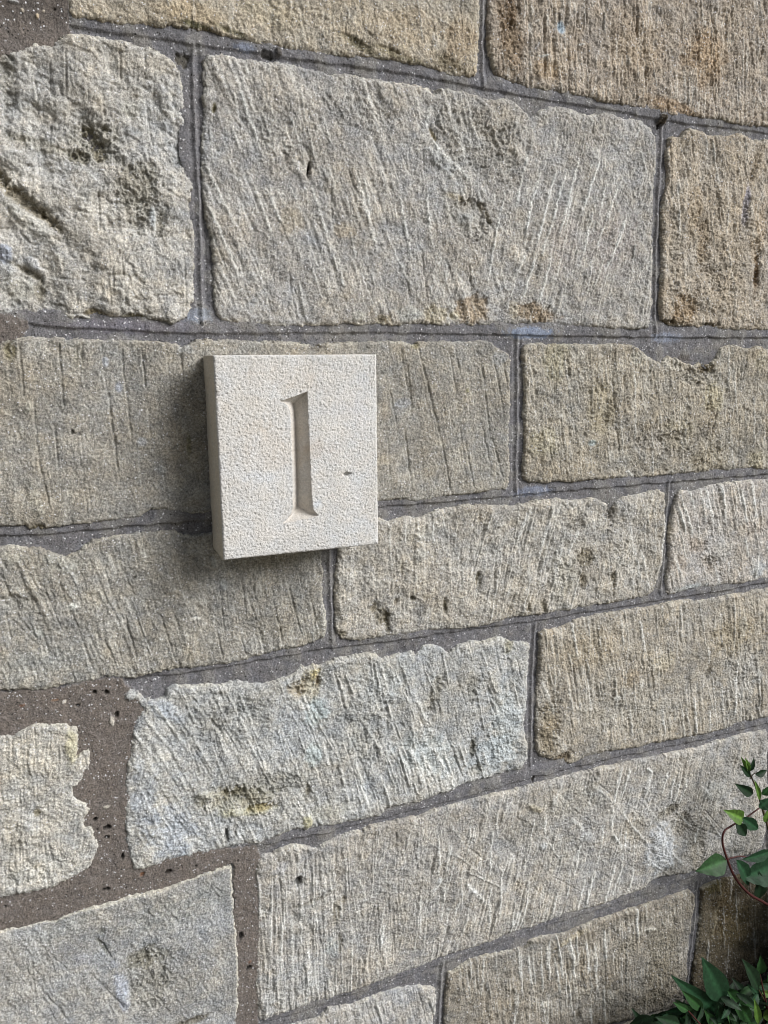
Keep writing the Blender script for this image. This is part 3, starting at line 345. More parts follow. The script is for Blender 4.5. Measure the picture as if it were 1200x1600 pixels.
wall = bpy.data.objects.new('stone_wall', None); C.objects.link(wall); wall.location = (0.8, 0, 0)
tag(wall, 'coursed wall of weathered tooled sandstone blocks with grey and brown mortar joints', 'wall')
def wall_child(name, me, mat):
    o = link(name, me, mat, wall); o.location = (-0.8, 0, 0); return o

def add_strokes(h, colw, X, Z, ax, az, bx, bz, wd, depth, white):
    x0, x1 = min(ax, bx)-wd*2, max(ax, bx)+wd*2; z0, z1 = min(az, bz)-wd*2, max(az, bz)+wd*2
    i0 = np.searchsorted(X[0], x0); i1 = np.searchsorted(X[0], x1); j0 = np.searchsorted(Z[:, 0], z0); j1 = np.searchsorted(Z[:, 0], z1)
    if i1-i0 < 2 or j1-j0 < 2: return
    sl = (slice(j0, j1), slice(i0, i1))
    x = X[sl]; z = Z[sl]; ex, ez = bx-ax, bz-az; L = math.hypot(ex, ez)+1e-9
    t = ((x-ax)*ex+(z-az)*ez)/(L*L); s = ((x-ax)*ez-(z-az)*ex)/L
    s = s + .0007*perlin(x*110, z*110, int(abs(ax*9999)) % 900)
    fall = np.clip(1-np.abs(s)/wd, 0, 1)*sstep(0, .18, t)*(1-sstep(.75, 1, t))
    mod = np.clip(.85+.55*perlin(x*130, z*130, 7), 0.1, 1.4)
    h[sl] -= depth*fall*mod
    if white: colw[sl] = np.maximum(colw[sl], white*fall*np.clip(mod+.5*perlin(x*420, z*420, 9), 0, 1.3))

def face(X, Z, sdf, st, fields, pxf, ppm):
    """height (metres, + towards the viewer) and colour of one stone"""
    nb, nm, nf, nc, nc2, ng = fields
    rough = st.get('rough', 1)
    h = .0024*nb*st.get('big', 1) + .0012*nm*rough + .00056*nf*(.5+rough*.5) + .00040*ng
    if st.get('big', 1) > 1: h += .0034*fbm(X+3, Z, .06, 3, .55, 37)-.0016*np.clip(1-np.abs(fbm(X*.8+Z*.6, Z*1.2-X*.3, .05, 3, .6, 39))*5, 0, 1)
    # tooling: elongated noise across the tool direction
    cxp = st['c']; amp, wl = st['tool']; wl /= 1000.
    def tool_field(an, k):
        a = math.radians(an); p = at(*cxp); q = at(cxp[0]+math.sin(a)*40, cxp[1]-math.cos(a)*40)
        dx, dz = q[0]-p[0], q[1]-p[1]; L = math.hypot(dx, dz); dx /= L; dz /= L
        al = X*dx+Z*dz; ac = X*dz-Z*dx + .0030*nb + .0007*nm
        n = perlin(ac/(wl*1.35), al/(wl*18), 5+st['id']+k); n2 = perlin(ac/(wl*.7)+9, al/(wl*11), 15+st['id']+k)
        crest = np.clip(1-np.abs(n2-.12)*4.5, 0, 1)
        return np.clip(1-np.abs(n)*3.4, 0, 1)*-.75 + n*.62 + n2*.36 + crest*.34, crest
    tool, crest = tool_field(st['ang'], 0)
    if 'ang2' in st:
        t2, c2 = tool_field(st['ang2'][0], 60); xm = at(st['ang2'][1], cxp[1])[0]; xw = st['ang2'][2]*ppm(st['ang2'][1], cxp[1])*.5
        bl = sstep(xm-xw, xm+xw, X+.03*nb+.01*nm); tool = tool*(1-bl)+t2*bl; crest = crest*(1-bl)+c2*bl
    tmask = sstep(-.35, .35, nc+.5*nb)
    h += amp*1.35/1000*tool*(.12+.88*tmask)
    colw = (crest*tmask*min(amp, 1)*.34*sstep(.0, .5, nc2+.3*nm+.25)).astype(np.float32)
    rs = random.Random(st['id']*77+3)
    def px(x0, y0, x1, y1, wpx, dep, wh):
        ex_, ey_ = (x1-x0)*.08, (y1-y0)*.08; x0 -= ex_; x1 += ex_; y0 -= ey_; y1 += ey_
        A = at(x0, y0); B = at(x1, y1); sc = ppm(.5*(x0+x1), .5*(y0+y1))
        add_strokes(h, colw, X, Z, A[0], A[1], B[0], B[1], max(wpx*(.85 if wh > .5 else .7 if wh > .3 else .5)*sc, .0012), dep*1.6*st.get('sk', 1)/1000, wh)
    for (nn, x0, y0, x1, y1, an, sp, ln, wp, dp, wh) in st.get('auto', []):
        for _ in range(nn):
            x = rs.uniform(x0, x1); y = rs.uniform(y0, y1); aa = math.radians(an+rs.gauss(0, sp)); l = ln*rs.uniform(.5, 1.9)*.5
            px(x+math.sin(aa)*l, y-math.cos(aa)*l, x-math.sin(aa)*l, y+math.cos(aa)*l, wp*rs.uniform(.7, 1.4), dp*rs.uniform(.4, 1.2), wh*rs.uniform(.3, 1.1))
    for s_ in st.get('strokes', []): px(s_[0], s_[1], s_[2], s_[3], s_[4]*1.15, s_[5], s_[6])
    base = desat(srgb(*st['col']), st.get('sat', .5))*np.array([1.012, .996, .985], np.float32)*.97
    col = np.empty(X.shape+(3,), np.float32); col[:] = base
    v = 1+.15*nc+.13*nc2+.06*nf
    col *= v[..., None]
    wm = (.035*nc2+.045*nb)[..., None]*np.array([1, .25, -1], np.float32); col *= 1+wm
    for (cx, cy, rx, ry, rot, c, stg, dep, rg) in st.get('blobs', []):
        if c is None: continue
        P0 = at(cx, cy); sc = ppm(cx, cy); r = math.radians(rot)
        ux, uz = math.cos(r), -math.sin(r)
        x0 = max(rx, ry)*sc*2.2
        i0 = np.searchsorted(X[0], P0[0]-x0); i1 = np.searchsorted(X[0], P0[0]+x0); j0 = np.searchsorted(Z[:, 0], P0[1]-x0); j1 = np.searchsorted(Z[:, 0], P0[1]+x0)
        if i1-i0 < 2 or j1-j0 < 2: continue
        sl = (slice(j0, j1), slice(i0, i1)); x = X[sl]-P0[0]; z = Z[sl]-P0[1]
        fx = st.get('fx', 1.0)
        u = (x*ux+z*uz)/(rx*sc); w_ = (-x*uz+z*ux)/(ry*sc)
        d = np.sqrt(u*u+w_*w_)
        big = 1 if max(rx, ry) > 10.5 else 0
        d = d + (.34*nc2[sl]+.12*nf[sl])*big
        m = 1-sstep(.55, 1.15, d); flat = rg > 9; rg = rg-10 if flat else rg
        mh = 1-sstep(.75, 1.05, d) if flat else np.exp(-1.5*d*d) if dep > 0 and max(rx, ry) > 4 else 1-sstep(.35, 1.15, d)
        h[sl] += -dep/1000*mh*(.9 if big else 1.)
        h[sl] += min(rg, 1.6)/1000*m*(.45*nf[sl]+.7*nm[sl])
        cc = desat(srgb(*c), .75)*(1+.12*nc2[sl]+.10*nf[sl])[..., None]
        mm = (m*stg)[..., None]; col[sl] = col[sl]*(1-mm)+cc*mm
    W = np.clip(colw*1.7, 0, 1)[..., None]*.85
    col = col*(1-W)+srgb(216, 216, 212)*W
    # slightly paler rim in places
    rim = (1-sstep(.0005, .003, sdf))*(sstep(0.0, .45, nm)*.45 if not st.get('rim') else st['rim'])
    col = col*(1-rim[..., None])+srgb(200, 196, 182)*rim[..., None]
    # edge rounding, then the side of the block going down into the joint
    e = st.get('edge', 5)/1000.
    k = np.clip(1-sdf/(e*(1.1+.5*nm)), 0, 1)
    h -= .0026*k*k
    h += st.get('lift', 0)/1000.
    h -= np.clip(-sdf, 0, 1)*6.0
    return h, np.clip(col, .01, .95)

def ppm(x, y):
    a = at(x-2, y); b = at(x+2, y); c = at(x, y-2); d = at(x, y+2)
    return .5*(abs(b[0]-a[0])/4+abs(c[1]-d[1])/4)
bounds = []
for i, st in enumerate(S):
    st['id'] = i+1
    P = [at(*p) for p in st['poly']]
    xs = [p[0] for p in P]; zs = [p[1] for p in P]; bounds.append((min(xs), max(xs), min(zs), max(zs)))
    st['c'] = (np.mean([min(max(p[0], 0), 1200) for p in st['poly']]), np.mean([min(max(p[1], 0), 1600) for p in st['poly']]))
    i0 = max(0, int((min(xs)-X0-.006)/HS)); i1 = min(XX.shape[1], int((max(xs)-X0+.006)/HS)+1)
    j0 = max(0, int((min(zs)-Z0-.006)/HS)); j1 = min(XX.shape[0], int((max(zs)-Z0+.006)/HS)+1)
    sl = (slice(j0, j1), slice(i0, i1)); X = XX[sl]; Z = ZZ[sl]
    sdf = poly_sdf(X+WX[sl], Z+WZ[sl], P)
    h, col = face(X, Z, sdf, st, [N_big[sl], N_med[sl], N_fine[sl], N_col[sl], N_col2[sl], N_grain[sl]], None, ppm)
    MS[sl] = np.maximum(MS[sl], sdf)
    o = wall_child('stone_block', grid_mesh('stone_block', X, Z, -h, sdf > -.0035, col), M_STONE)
    o['label'] = st['label']

def mortar_height(X, Z, ms, joints=True, brown=None):
    n_m = fbm(X, Z, .02, 2, .5, 131); n_f = fbm(X, Z, .006, 3, .75, 141)
    n_l = fbm(X, Z, .05, 3, .6, 161)
    h = -.0048+.0012*n_l+.0007*n_m+.00042*n_f
    col = np.empty(X.shape+(3,), np.float32); col[:] = srgb(111, 110, 113)
    sa = sstep(0, .5, n_l+.5*n_m)[..., None]*.6; col = col*(1-sa)+srgb(128, 126, 122)*sa
    col *= (1+.14*n_m+.12*n_f)[..., None]
    return h, col, n_m, n_f
sel = MS < .006
h, col, n_m, n_f = mortar_height(XX, ZZ, MS)
def seg_field(pts):
    d = np.full(XX.shape, 1e3, np.float32); s = np.zeros(XX.shape, np.float32)
    P = [at(*p) for p in pts]
    for (ax, az), (bx, bz) in zip(P[:-1], P[1:]):
        pad = .02
        i0 = max(0, int((min(ax, bx)-pad-X0)/HS)); i1 = min(XX.shape[1], int((max(ax, bx)+pad-X0)/HS)+1)
        j0 = max(0, int((min(az, bz)-pad-Z0)/HS)); j1 = min(XX.shape[0], int((max(az, bz)+pad-Z0)/HS)+1)
        if i1 <= i0 or j1 <= j0: continue
        sl = (slice(j0, j1), slice(i0, i1)); x = XX[sl]; z = ZZ[sl]; ex, ez = bx-ax, bz-az; L = math.hypot(ex, ez)
        t = np.clip(((x-ax)*ex+(z-az)*ez)/(L*L), 0, 1); q = np.hypot(x-ax-ex*t, z-az-ez*t); sg = ((x-ax)*ez-(z-az)*ex)/L
        m = q < d[sl]; d[sl] = np.where(m, q, d[sl]); s[sl] = np.where(m, sg, s[sl])
    return d, s
bm = np.zeros(XX.shape, np.float32)
for P in BROWN:
    sdb = poly_sdf(XX+WX*1.5, ZZ+WZ*1.5, [at(*p) for p in P]); bm = np.maximum(bm, sstep(-.001, .001, sdb))
n_m2 = fbm(XX, ZZ, .06, 3, .6, 151)
for pts, kind in JOINTS:
    d, s = seg_field(pts)
    if kind == 'h':     # weatherstruck: sloped face with a fine struck line under it
        s = -s          # + above the line
        prof = .0022*sstep(-.002, .0005, s+.0012*n_m)*(1-sstep(.004, .016, s)*.5) - .0007*np.exp(-((s+.003+.0022*n_m)/.0022)**2)*sstep(0.05, .5, n_m2)
    else:               # narrow beaded ridge
        prof = .0016*np.exp(-((s+.0006*n_m)/.0016)**2)-.0007*np.exp(-((s-.0045)/.0018)**2)-.0010*np.exp(-((s+.0045)/.0018)**2)
    prof = np.where(d < .018, prof, 0)*(1-sstep(.012, .018, d))
    h += prof*(1-bm)
    if kind == 'v':
        r = np.exp(-((s+.0006*n_m)/.0012)**2)*(d < .008)*(1-bm)*.25; col = col*(1-r[..., None])+srgb(176, 174, 176)*r[..., None]
# brown mortar: nearly flush, pitted, with pebbles
nbp = perlin(XX*170, ZZ*170, 211); pit = sstep(.80, .95, nbp)*bm
h = h*(1-bm)+bm*(-.0018+.0006*n_m+.00045*n_f)-.004*pit
colb = np.empty_like(col); colb[:] = srgb(112, 105, 100); colb *= (1+.10*n_m+.12*n_f)[..., None]
pitc = pit[..., None]; colb = colb*(1-pitc*.8)+srgb(40, 36, 34)*pitc*.8
peb = (sstep(1.0, 1.06, perlin(XX*210+5, ZZ*210, 233)))[..., None]; colb = colb*(1-peb*.8)+srgb(178, 168, 150)*peb*.8
h += bm*peb[..., 0]*.0012
tl = sstep(1.735, 1.75, ZZ)*sstep(-.02, -.01, .075-XX); colb *= (1-.30*tl)[..., None]
col = col*(1-bm[..., None])+colb*bm[..., None]
def mblob(cx, cy, rx, ry, c, stg, dep=0, hgt=0):
    global h, col
    P0 = at(cx, cy); sc = ppm(cx, cy); d = np.hypot((XX-P0[0])/(rx*sc), (ZZ-P0[1])/(ry*sc))+.3*n_f
    m = 1-sstep(.6, 1.1, d); h = h+(hgt-dep)/1000*m; mm = (m*stg)[..., None]; col = col*(1-mm)+srgb(*c)*mm
for b in [(418,84,13,7,(70,68,64),.6,3,0),(436,80,6,8,(84,78,70),.7,0,4),(1037,186,8,8,(74,64,48),.85,0,5),(1033,196,4,4,(24,20,16),.9,4,0),(1037,172,3,4,(40,32,24),.9,3,0),(35,1103,5,3,(130,92,68),.6,0,0),(85,1095,7,2.5,(130,96,66),.5,0,0),
          (175,1128,4,9,(206,200,190),.9,0,1.5),(35,15,4,4,(206,196,180),.9,0,1.5),(58,24,3,5,(214,196,170),.9,0,1.5),(68,16,3,2.5,(200,190,176),.9,0,1),(20,1,9,2.5,(176,176,176),.9,0,2),(166,1262,5,3,(196,190,176),.8,0,1),(100,1098,3,3,(206,200,190),.9,0,.8),
          (310,492,26,14,(150,160,176),.45,0,0),(830,520,44,10,(138,156,186),.5,0,.6),(1045,528,30,8,(150,160,180),.45,0,.5),(835,768,34,8,(138,150,176),.4,0,0),(440,1345,14,8,(84,82,84),.4,3,0),(385,72,20,8,(136,150,176),.35,0,0),(200,510,120,12,(122,118,128),.5,0,.3),
          (1098,592,6,5,(50,46,42),.8,3,0),(1072,562,14,10,(100,94,88),.5,0,0),(285,90,12,14,(86,80,60),.5,3,0),(836,1220,3,6,(50,46,40),.8,3,0),(833,190,6,6,(60,58,54),.6,2,0),(1020,1345,6,3,(60,56,50),.6,2,0),(205,1087,12,8,(186,188,186),.7,0,2.5),
          (167,1295,7,4,(30,28,26),.95,4,0),(166,1310,5,3,(30,28,26),.95,4,0),(148,1282,4,4,(30,28,26),.9,4,0),(120,1104,4,3,(30,28,26),.9,4,0),(167,1083,4,4,(36,32,28),.9,3,0),(148,1082,4,4,(36,32,28),.9,3,0),(166,1392,6,3,(30,28,26),.95,4,0),(192,1340,3,6,(30,28,26),.9,3,0),(222,1368,5,4,(120,80,50),.7,2,0),(376,1465,4,7,(30,28,26),.9,3,0),(389,1515,5,4,(30,28,26),.9,3,0),(391,1504,3,3,(130,84,60),.5,0,0),(182,1118,4,6,(36,32,28),.9,3,0),(262,1365,6,4,(40,36,32),.9,3,0)]: mblob(*b)
m_ob = wall_child('mortar', grid_mesh('mortar', XX, ZZ, -h, sel, np.clip(col, .01, .9)), M_MORTAR)
m_ob['label'] = 'grey struck mortar joints with rough brown patches'
del N_fine, N_grain, WX, WZ

# ------------------------------------------------------------------ the rest of the wall around the photographed window
WL, WR, WT = -1.3, 2.5, 2.50
rsf = random.Random(5)
courses = [(0.02, .222), (.232, .446), (.458, .650), (.663, .893), (.905, 1.117), (1.130, 1.282), (1.295, 1.474), (1.490, 1.738), (1.757, 1.925), (1.940, 2.19), (2.204, 2.485)]
rows = {}
for b in bounds:
    zc = .5*(b[2]+b[3])
    k = min(range(len(courses)), key=lambda i: abs(.5*(courses[i][0]+courses[i][1])-zc))
    r = rows.setdefault(k, [1e9, -1e9]); r[0] = min(r[0], b[0]); r[1] = max(r[1], b[1])
rows[8] = [at(-170, 0)[0], rows[8][1]]
GH = .004
TONES = [(166,158,140), (158,150,130), (172,158,128), (156,152,142), (164,154,128)]
def filler(x0, x1, z0, z1, k):
    xs = np.arange(x0-.008, x1+.008, GH, dtype=np.float32); zs = np.arange(z0-.008, z1+.008, GH, dtype=np.float32)
    X, Z = np.meshgrid(xs, zs)
    P = [(x0, z0), (x1, z0), (x1, z1), (x0, z1)]
    wx = .003*fbm(X, Z, .03, 2, .6, 11); wz = .003*fbm(X, Z, .03, 2, .6, 23)
    sdf = poly_sdf(X+wx, Z+wz, P)
    f = [fbm(X, Z, .085, 3, .5, 31), fbm(X, Z, .022, 3, .55, 41), fbm(X, Z, .0125, 2, .7, 53), fbm(X, Z, .05, 4, .6, 71), fbm(X, Z, .018, 3, .65, 83), 0*X]
    st = dict(id=100+k, c=(600, 600), ang=rsf.uniform(-18, 12), tool=(1.2, 14), rough=1.0, col=TONES[k % 5], edge=9)
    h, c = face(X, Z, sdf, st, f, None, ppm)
    h = np.maximum(h, -.03)
    wall_child('stone_block', grid_mesh('stone_block', X, Z, -h, sdf > -.0075, c), M_STONE)
kf = 0
for ci, (za, zb) in enumerate(courses):
    spans = [(WL, WR)]
    if ci in rows: spans = [(WL, rows[ci][0]-.014), (rows[ci][1]+.014, WR)]
    for (a, b) in spans:
        x = a
        while x < b-.02:
            wdt = rsf.uniform(.36, .62)
            e = x+wdt
            if b-e < .22: e = b
            filler(x+.001, min(e, b)-.012 if e < b else b-.001, za, zb, kf); kf += 1
            x = e
print('fillers', kf, 'stones', len(S))
xs = np.arange(WL, WR, GH, dtype=np.float32); zs = np.arange(-.1, WT, GH, dtype=np.float32)
X, Z = np.meshgrid(xs, zs)
h, col, _, _ = mortar_height(X, Z, None)
inside = (X > X0+.002) & (X < X1-.006) & (Z > Z0+.002) & (Z < Z1-.006)
h -= .0006
mo = wall_child('mortar', grid_mesh('mortar', X, Z, -h, ~inside, col), M_MORTAR)
# solid core behind the facing, with a coping on top
def box(x0, x1, y0, y1, z0, z1):
    V = np.array([(x, y, z) for z in (z0, z1) for y in (y0, y1) for x in (x0, x1)], np.float32)
    F = np.array([(0,2,3,1),(4,5,7,6),(0,1,5,4),(2,6,7,3),(0,4,6,2),(1,3,7,5)])
    return V, F
V, F = box(WL, WR, .012, .42, -.1, WT)
cm = mesh_from('wall_core', V, F, False, np.tile(srgb(112,109,110), (8, 1))); wall_child('wall_core', cm, M_MORTAR)
V, F = box(WL-.04, WR+.04, -.04, .46, WT+.003, WT+.09)
cm = mesh_from('coping', V, F, False, np.tile(srgb(160,150,128), (8, 1))); wall_child('coping', cm, M_STONE)

# ------------------------------------------------------------------ the carved plaque
def build_plaque():
    t = .060
    cs = [at(332.5,554.5,t), at(588,554.5,t), at(592,850.5,t), at(350.5,876,t)]   # TL TR BR BL
    x0 = .5*(cs[0][0]+cs[3][0]); x1 = .5*(cs[1][0]+cs[2][0]); z1 = .5*(cs[0][1]+cs[1][1]); z0 = .5*(cs[2][1]+cs[3][1])
    cx, cz = .5*(x0+x1), .5*(z0+z1); W, Hh = x1-x0, z1-z0
    ROT = math.radians(.55)
    s = .0007
    nx = int(W/s); nz = int(Hh/s)
    u = np.linspace(-W/2, W/2, nx+1).astype(np.float32); v = np.linspace(-Hh/2, Hh/2, nz+1).astype(np.float32)
    U, Vv = np.meshgrid(u, v)
    c_, s_ = math.cos(-ROT), math.sin(-ROT)
    def loc(px, py):
        a, b = at(px, py, t); a -= cx; b -= cz
        return a*c_-b*s_, a*s_+b*c_
    glyph = [(434.5,626.5),(445,624.5),(456,621),(468,616.5),(480.5,611.5),(482,650),(484.5,710),(487,770),(488.5,790),(491,799),(498,806),(485,809.5),(470,812.5),(458,815),(441,818.5),(450,810),(455,803),(457.5,793),(457.5,760),(456.5,710),(455,660),(453.5,642),(450,634),(444,630)]
    G = [loc(*p) for p in glyph]
    wob = .00035*perlin(U*300, Vv*300, 3)
    sd = poly_sdf(U+wob, Vv+wob, G)
    nf = fbm(U+3, Vv, .0032, 3, .8, 301); nm = fbm(U+3, Vv, .02, 3, .6, 311); nb = fbm(U+3, Vv, .06, 3, .6, 321)
    pits = sstep(.25, .7, perlin(U*560+3, Vv*560, 331))
    h = .00016*nm+.00026*nf-.0009*pits-.0006*sstep(.75, .95, perlin(U*230+3, Vv*230, 335))
    cut = np.clip(sd, 0, .0105)*1.85+.0014*sstep(0, .0005, sd)
    h = np.where(sd > 0, -cut+.00012*nf, h)
    d = np.hypot((U-loc(542,739)[0])/.0055, (Vv-loc(542,741)[1])/.0026)+.3*nf; h -= .006*(1-sstep(.3, 1, d))
    # worn bevel at the four edges
    de = np.minimum(np.minimum(U+W/2, W/2-U), np.minimum(Vv+Hh/2, Hh/2-Vv))
    chip = sstep(.35, .9, perlin(U*70+9, Vv*70, 351)); k = np.clip(1-de/(.0018+.0007*nm+.0035*chip), 0, 1); h -= (.0016+.0012*chip)*k*k
    col = np.empty(U.shape+(3,), np.float32); col[:] = srgb(213,211,208)
    col *= (1+.05*nb+.05*nm+.04*nf)[..., None]; col *= (1-.30*pits*(sd < 0))[..., None]
    for (px, py, rx, ry, c, g) in [(410,745,34,10,(212,218,226),.6),(560,592,16,12,(206,214,224),.5),(562,748,20,12,(210,216,222),.35),(495,790,9,9,(208,218,228),.7),(430,830,26,10,(222,220,220),.5),(535,830,40,20,(208,214,220),.5),(500,700,26,14,(196,178,160),.4),(420,700,40,30,(200,184,164),.4),(380,640,40,30,(202,190,172),.4),(565,650,16,40,(214,214,218),.5),(450,590,60,20,(212,200,184),.4),(540,640,30,30,(210,206,204),.4)]:
        a, b = loc(px, py); q = np.hypot((U-a)/(rx*.00065), (Vv-b)/(ry*.00065))+.5*nm+.3*nf; m = ((1-sstep(.2, 1.5, q))*g*.6)[..., None]; col = col*(1-m)+srgb(*c)*m
    n = (nx+1)*(nz+1); idx = np.arange(n).reshape(nz+1, nx+1)
    Vt = np.stack([U.ravel(), (-h).ravel(), Vv.ravel()], 1)
    q = np.stack([idx[:-1,:-1], idx[:-1,1:], idx[1:,1:], idx[1:,:-1]], -1).reshape(-1, 4)
    sdq = .25*(sd[:-1,:-1]+sd[:-1,1:]+sd[1:,1:]+sd[1:,:-1]).ravel(); gl = sdq > 0
    # sides and back: rings running back from the front border
    ring = np.concatenate([idx[0, :], idx[1:, -1], idx[-1, -2::-1], idx[-2:0:-1, 0]])
    R = Vt[ring]; Vs = [Vt]; Fs = [q[~gl]]; Cs = [col.reshape(-1, 3)]
    TH = t-.003; steps = 40; prev = ring; base = n
    for k_ in range(1, steps+1):
        y = TH*k_/steps
        P = R.copy(); nn_ = perlin((P[:, 0]+P[:, 2])*260+7, np.full(len(P), y*260, np.float32)+P[:, 0]*90, 41)
        wv = .0004*nn_+.0004*perlin(P[:, 2]*40, P[:, 0]*40+y*30, 43)
        P[:, 0] *= 1+wv/(W/2)*(np.abs(P[:, 0]) > W/2-1e-4); P[:, 2] *= 1+wv/(Hh/2)*(np.abs(P[:, 2]) > Hh/2-1e-4)
        P[:, 1] = .0016+y
        cur = base+np.arange(len(ring)); base += len(ring)
        Fs.append(np.stack([prev, cur, np.roll(cur, -1), np.roll(prev, -1)], 1)[:, ::-1][:, ::-1])
        Vs.append(P); Cs.append(np.tile(srgb(208,201,188), (len(P), 1))*(1+.05*nn_)[:, None]); prev = cur
    cen = base; Vs.append(np.array([[0, TH+.0016, 0]], np.float32)); Cs.append(srgb(208,201,188)[None])
    Vall = np.concatenate(Vs); Call = np.concatenate(Cs); Fall = np.concatenate(Fs)
    nxt = np.roll(prev, -1); Fall = np.concatenate([Fall, np.stack([prev[0::2], np.full(len(prev[0::2]), cen), nxt[(np.arange(0, len(prev), 2)+1) % len(prev)], nxt[0::2]], 1)])
    me = mesh_from('number_plaque', Vall, Fall, True, Call)
    o = link('number_plaque', me, M_PLAQUE)
    o.location = (cx, -t, cz); o.rotation_euler = (0, -ROT, 0)
    tag(o, 'square pale limestone plaque carved with the number 1, fixed to the stone wall', 'house number')
    fq = q[gl]; used = np.unique(fq); mp = np.full(n, -1, np.int32); mp[used] = np.arange(len(used))
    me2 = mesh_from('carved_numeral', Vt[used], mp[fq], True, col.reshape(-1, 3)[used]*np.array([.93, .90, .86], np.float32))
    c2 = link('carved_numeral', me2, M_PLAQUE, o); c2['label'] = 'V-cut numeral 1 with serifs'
build_plaque()

# ------------------------------------------------------------------ plants
def leaf_mat(name, base, tip):
    m, n, l, b = new_mat(name)
    a = n.new('ShaderNodeAttribute'); a.attribute_name = 'Col'
    tc = n.new('ShaderNodeTexCoord').outputs['Object']
    n1 = noise(n, l, tc, 160, 3, .6); r = ramp(n, l, n1, [(.3, g4(.75)), (.7, g4(1.25))])
    col = mixc(n, l, 'MULTIPLY', 1.0, a.outputs['Color'], r); l.new(col, b.inputs['Base Color'])
    b.inputs['Roughness'].default_value = .58
    b.inputs['Specular IOR Level'].default_value = .35
    b.inputs['Subsurface Weight'].default_value = .0
    bp = n.new('ShaderNodeBump'); bp.inputs['Distance'].default_value = .0006; bp.inputs['Strength'].default_value = .5
    l.new(noise(n, l, tc, 330, 2, .5), bp.inputs['Height']); l.new(bp.outputs[0], b.inputs['Normal'])
    tr = n.new('ShaderNodeBsdfTranslucent'); l.new(col, tr.inputs[0]); mx = n.new('ShaderNodeMixShader'); mx.inputs[0].default_value = .22
    o = [x for x in n if x.type == 'OUTPUT_MATERIAL'][0]
    l.new(b.outputs[0], mx.inputs[1]); l.new(tr.outputs[0], mx.inputs[2]); l.new(mx.outputs[0], o.inputs[0])
    return m
M_LEAF = leaf_mat('leaf', None, None)
M_STEM = leaf_mat('stem', None, None)
class LM:
    def __init__(s): s.V = []; s.F = []; s.C = []; s.n = 0
    def leaf(s, b, t, wd, nrm, c, fold=.35, curl=.15, shape=.42, teeth=0., side=0., N=14, M=6):
        b = Vector(b); t = Vector(t); ax = t-b; L = ax.length; ax.normalize()
        nrm = Vector(nrm); nrm = (nrm-ax*nrm.dot(ax)).normalized(); lat = ax.cross(nrm)
        for i in range(N+1):
            u = i/N
            wv = (math.sin(.5*math.pi*u/shape)**.8 if u < shape else 1-((u-shape)/(1-shape))**1.45) if 0 < u < 1 else 0
            wv = max(wv, .015)*wd*.5
            if teeth: wv *= 1+teeth*(.5-((u*9) % 1))
            mid = b+ax*(L*u)-nrm*(curl*L*(u*u))+lat*(side*L*math.sin(math.pi*u))
            for j in range(-M//2, M//2+1):
                q = j/(M/2)
                ripple = .05*wd*math.sin(u*22+abs(q)*2.)*abs(q)
                p = mid+lat*(wv*q)+nrm*(fold*wv*abs(q)+ripple*.5)
                s.V.append(p)
                vein = 1.0+(.9 if j == 0 else 0)+.22*math.sin((u*7-abs(q)*1.6)*6.28)
                s.C.append([min(1, x*vein) for x in c])
        k = s.n
        for i in range(N):
            for j in range(M):
                a = k+i*(M+1)+j; s.F.append((a, a+M+1, a+M+2, a+1))
        s.n += (N+1)*(M+1)
    def tube(s, pts, r0, r1, c, seg=7):
        # smooth the path
        P = [Vector(p) for p in pts]
        Q = []
        for i in range(len(P)-1):
            p0 = P[max(i-1, 0)]; p1 = P[i]; p2 = P[i+1]; p3_ = P[min(i+2, len(P)-1)]
            for k in range(6):
                t = k/6; Q.append(.5*((2*p1)+(p2-p0)*t+(2*p0-5*p1+4*p2-p3_)*t*t+(3*p1-p0-3*p2+p3_)*t**3))
        Q.append(P[-1]); k0 = s.n
        for i, q in enumerate(Q):
            d = (Q[min(i+1, len(Q)-1)]-Q[max(i-1, 0)]).normalized(); up = Vector((.3, -1, .2)); x = d.cross(up).normalized(); y = d.cross(x)
            r = r0+(r1-r0)*i/(len(Q)-1)
            for j in range(seg):
                a = 2*math.pi*j/seg; s.V.append(q+x*(math.cos(a)*r)+y*(math.sin(a)*r)); s.C.append(list(c))
        for i in range(len(Q)-1):
            for j in range(seg):
                a = k0+i*seg+j; b = k0+i*seg+(j+1) % seg; s.F.append((a, b, b+seg, a+seg))
        s.n += len(Q)*seg
    def build(s, name, mat, parent):
        V = np.array([tuple(v) for v in s.V], np.float32)-np.array(parent.location, np.float32)
        me = mesh_from(name, V, np.array(s.F), True, np.array(s.C, np.float32))
        return link(name, me, mat, parent)
def lin(r, g, b): return [float(x) for x in srgb(r, g, b)]
GREEN = lin(42,76,38); DARK = lin(26,48,28); BRIGHT = lin(84,116,48); RED = lin(80,40,38); BRN = lin(78,66,46); BLUEG = lin(36,68,44)
FRONT = (-.35, -1, .25)
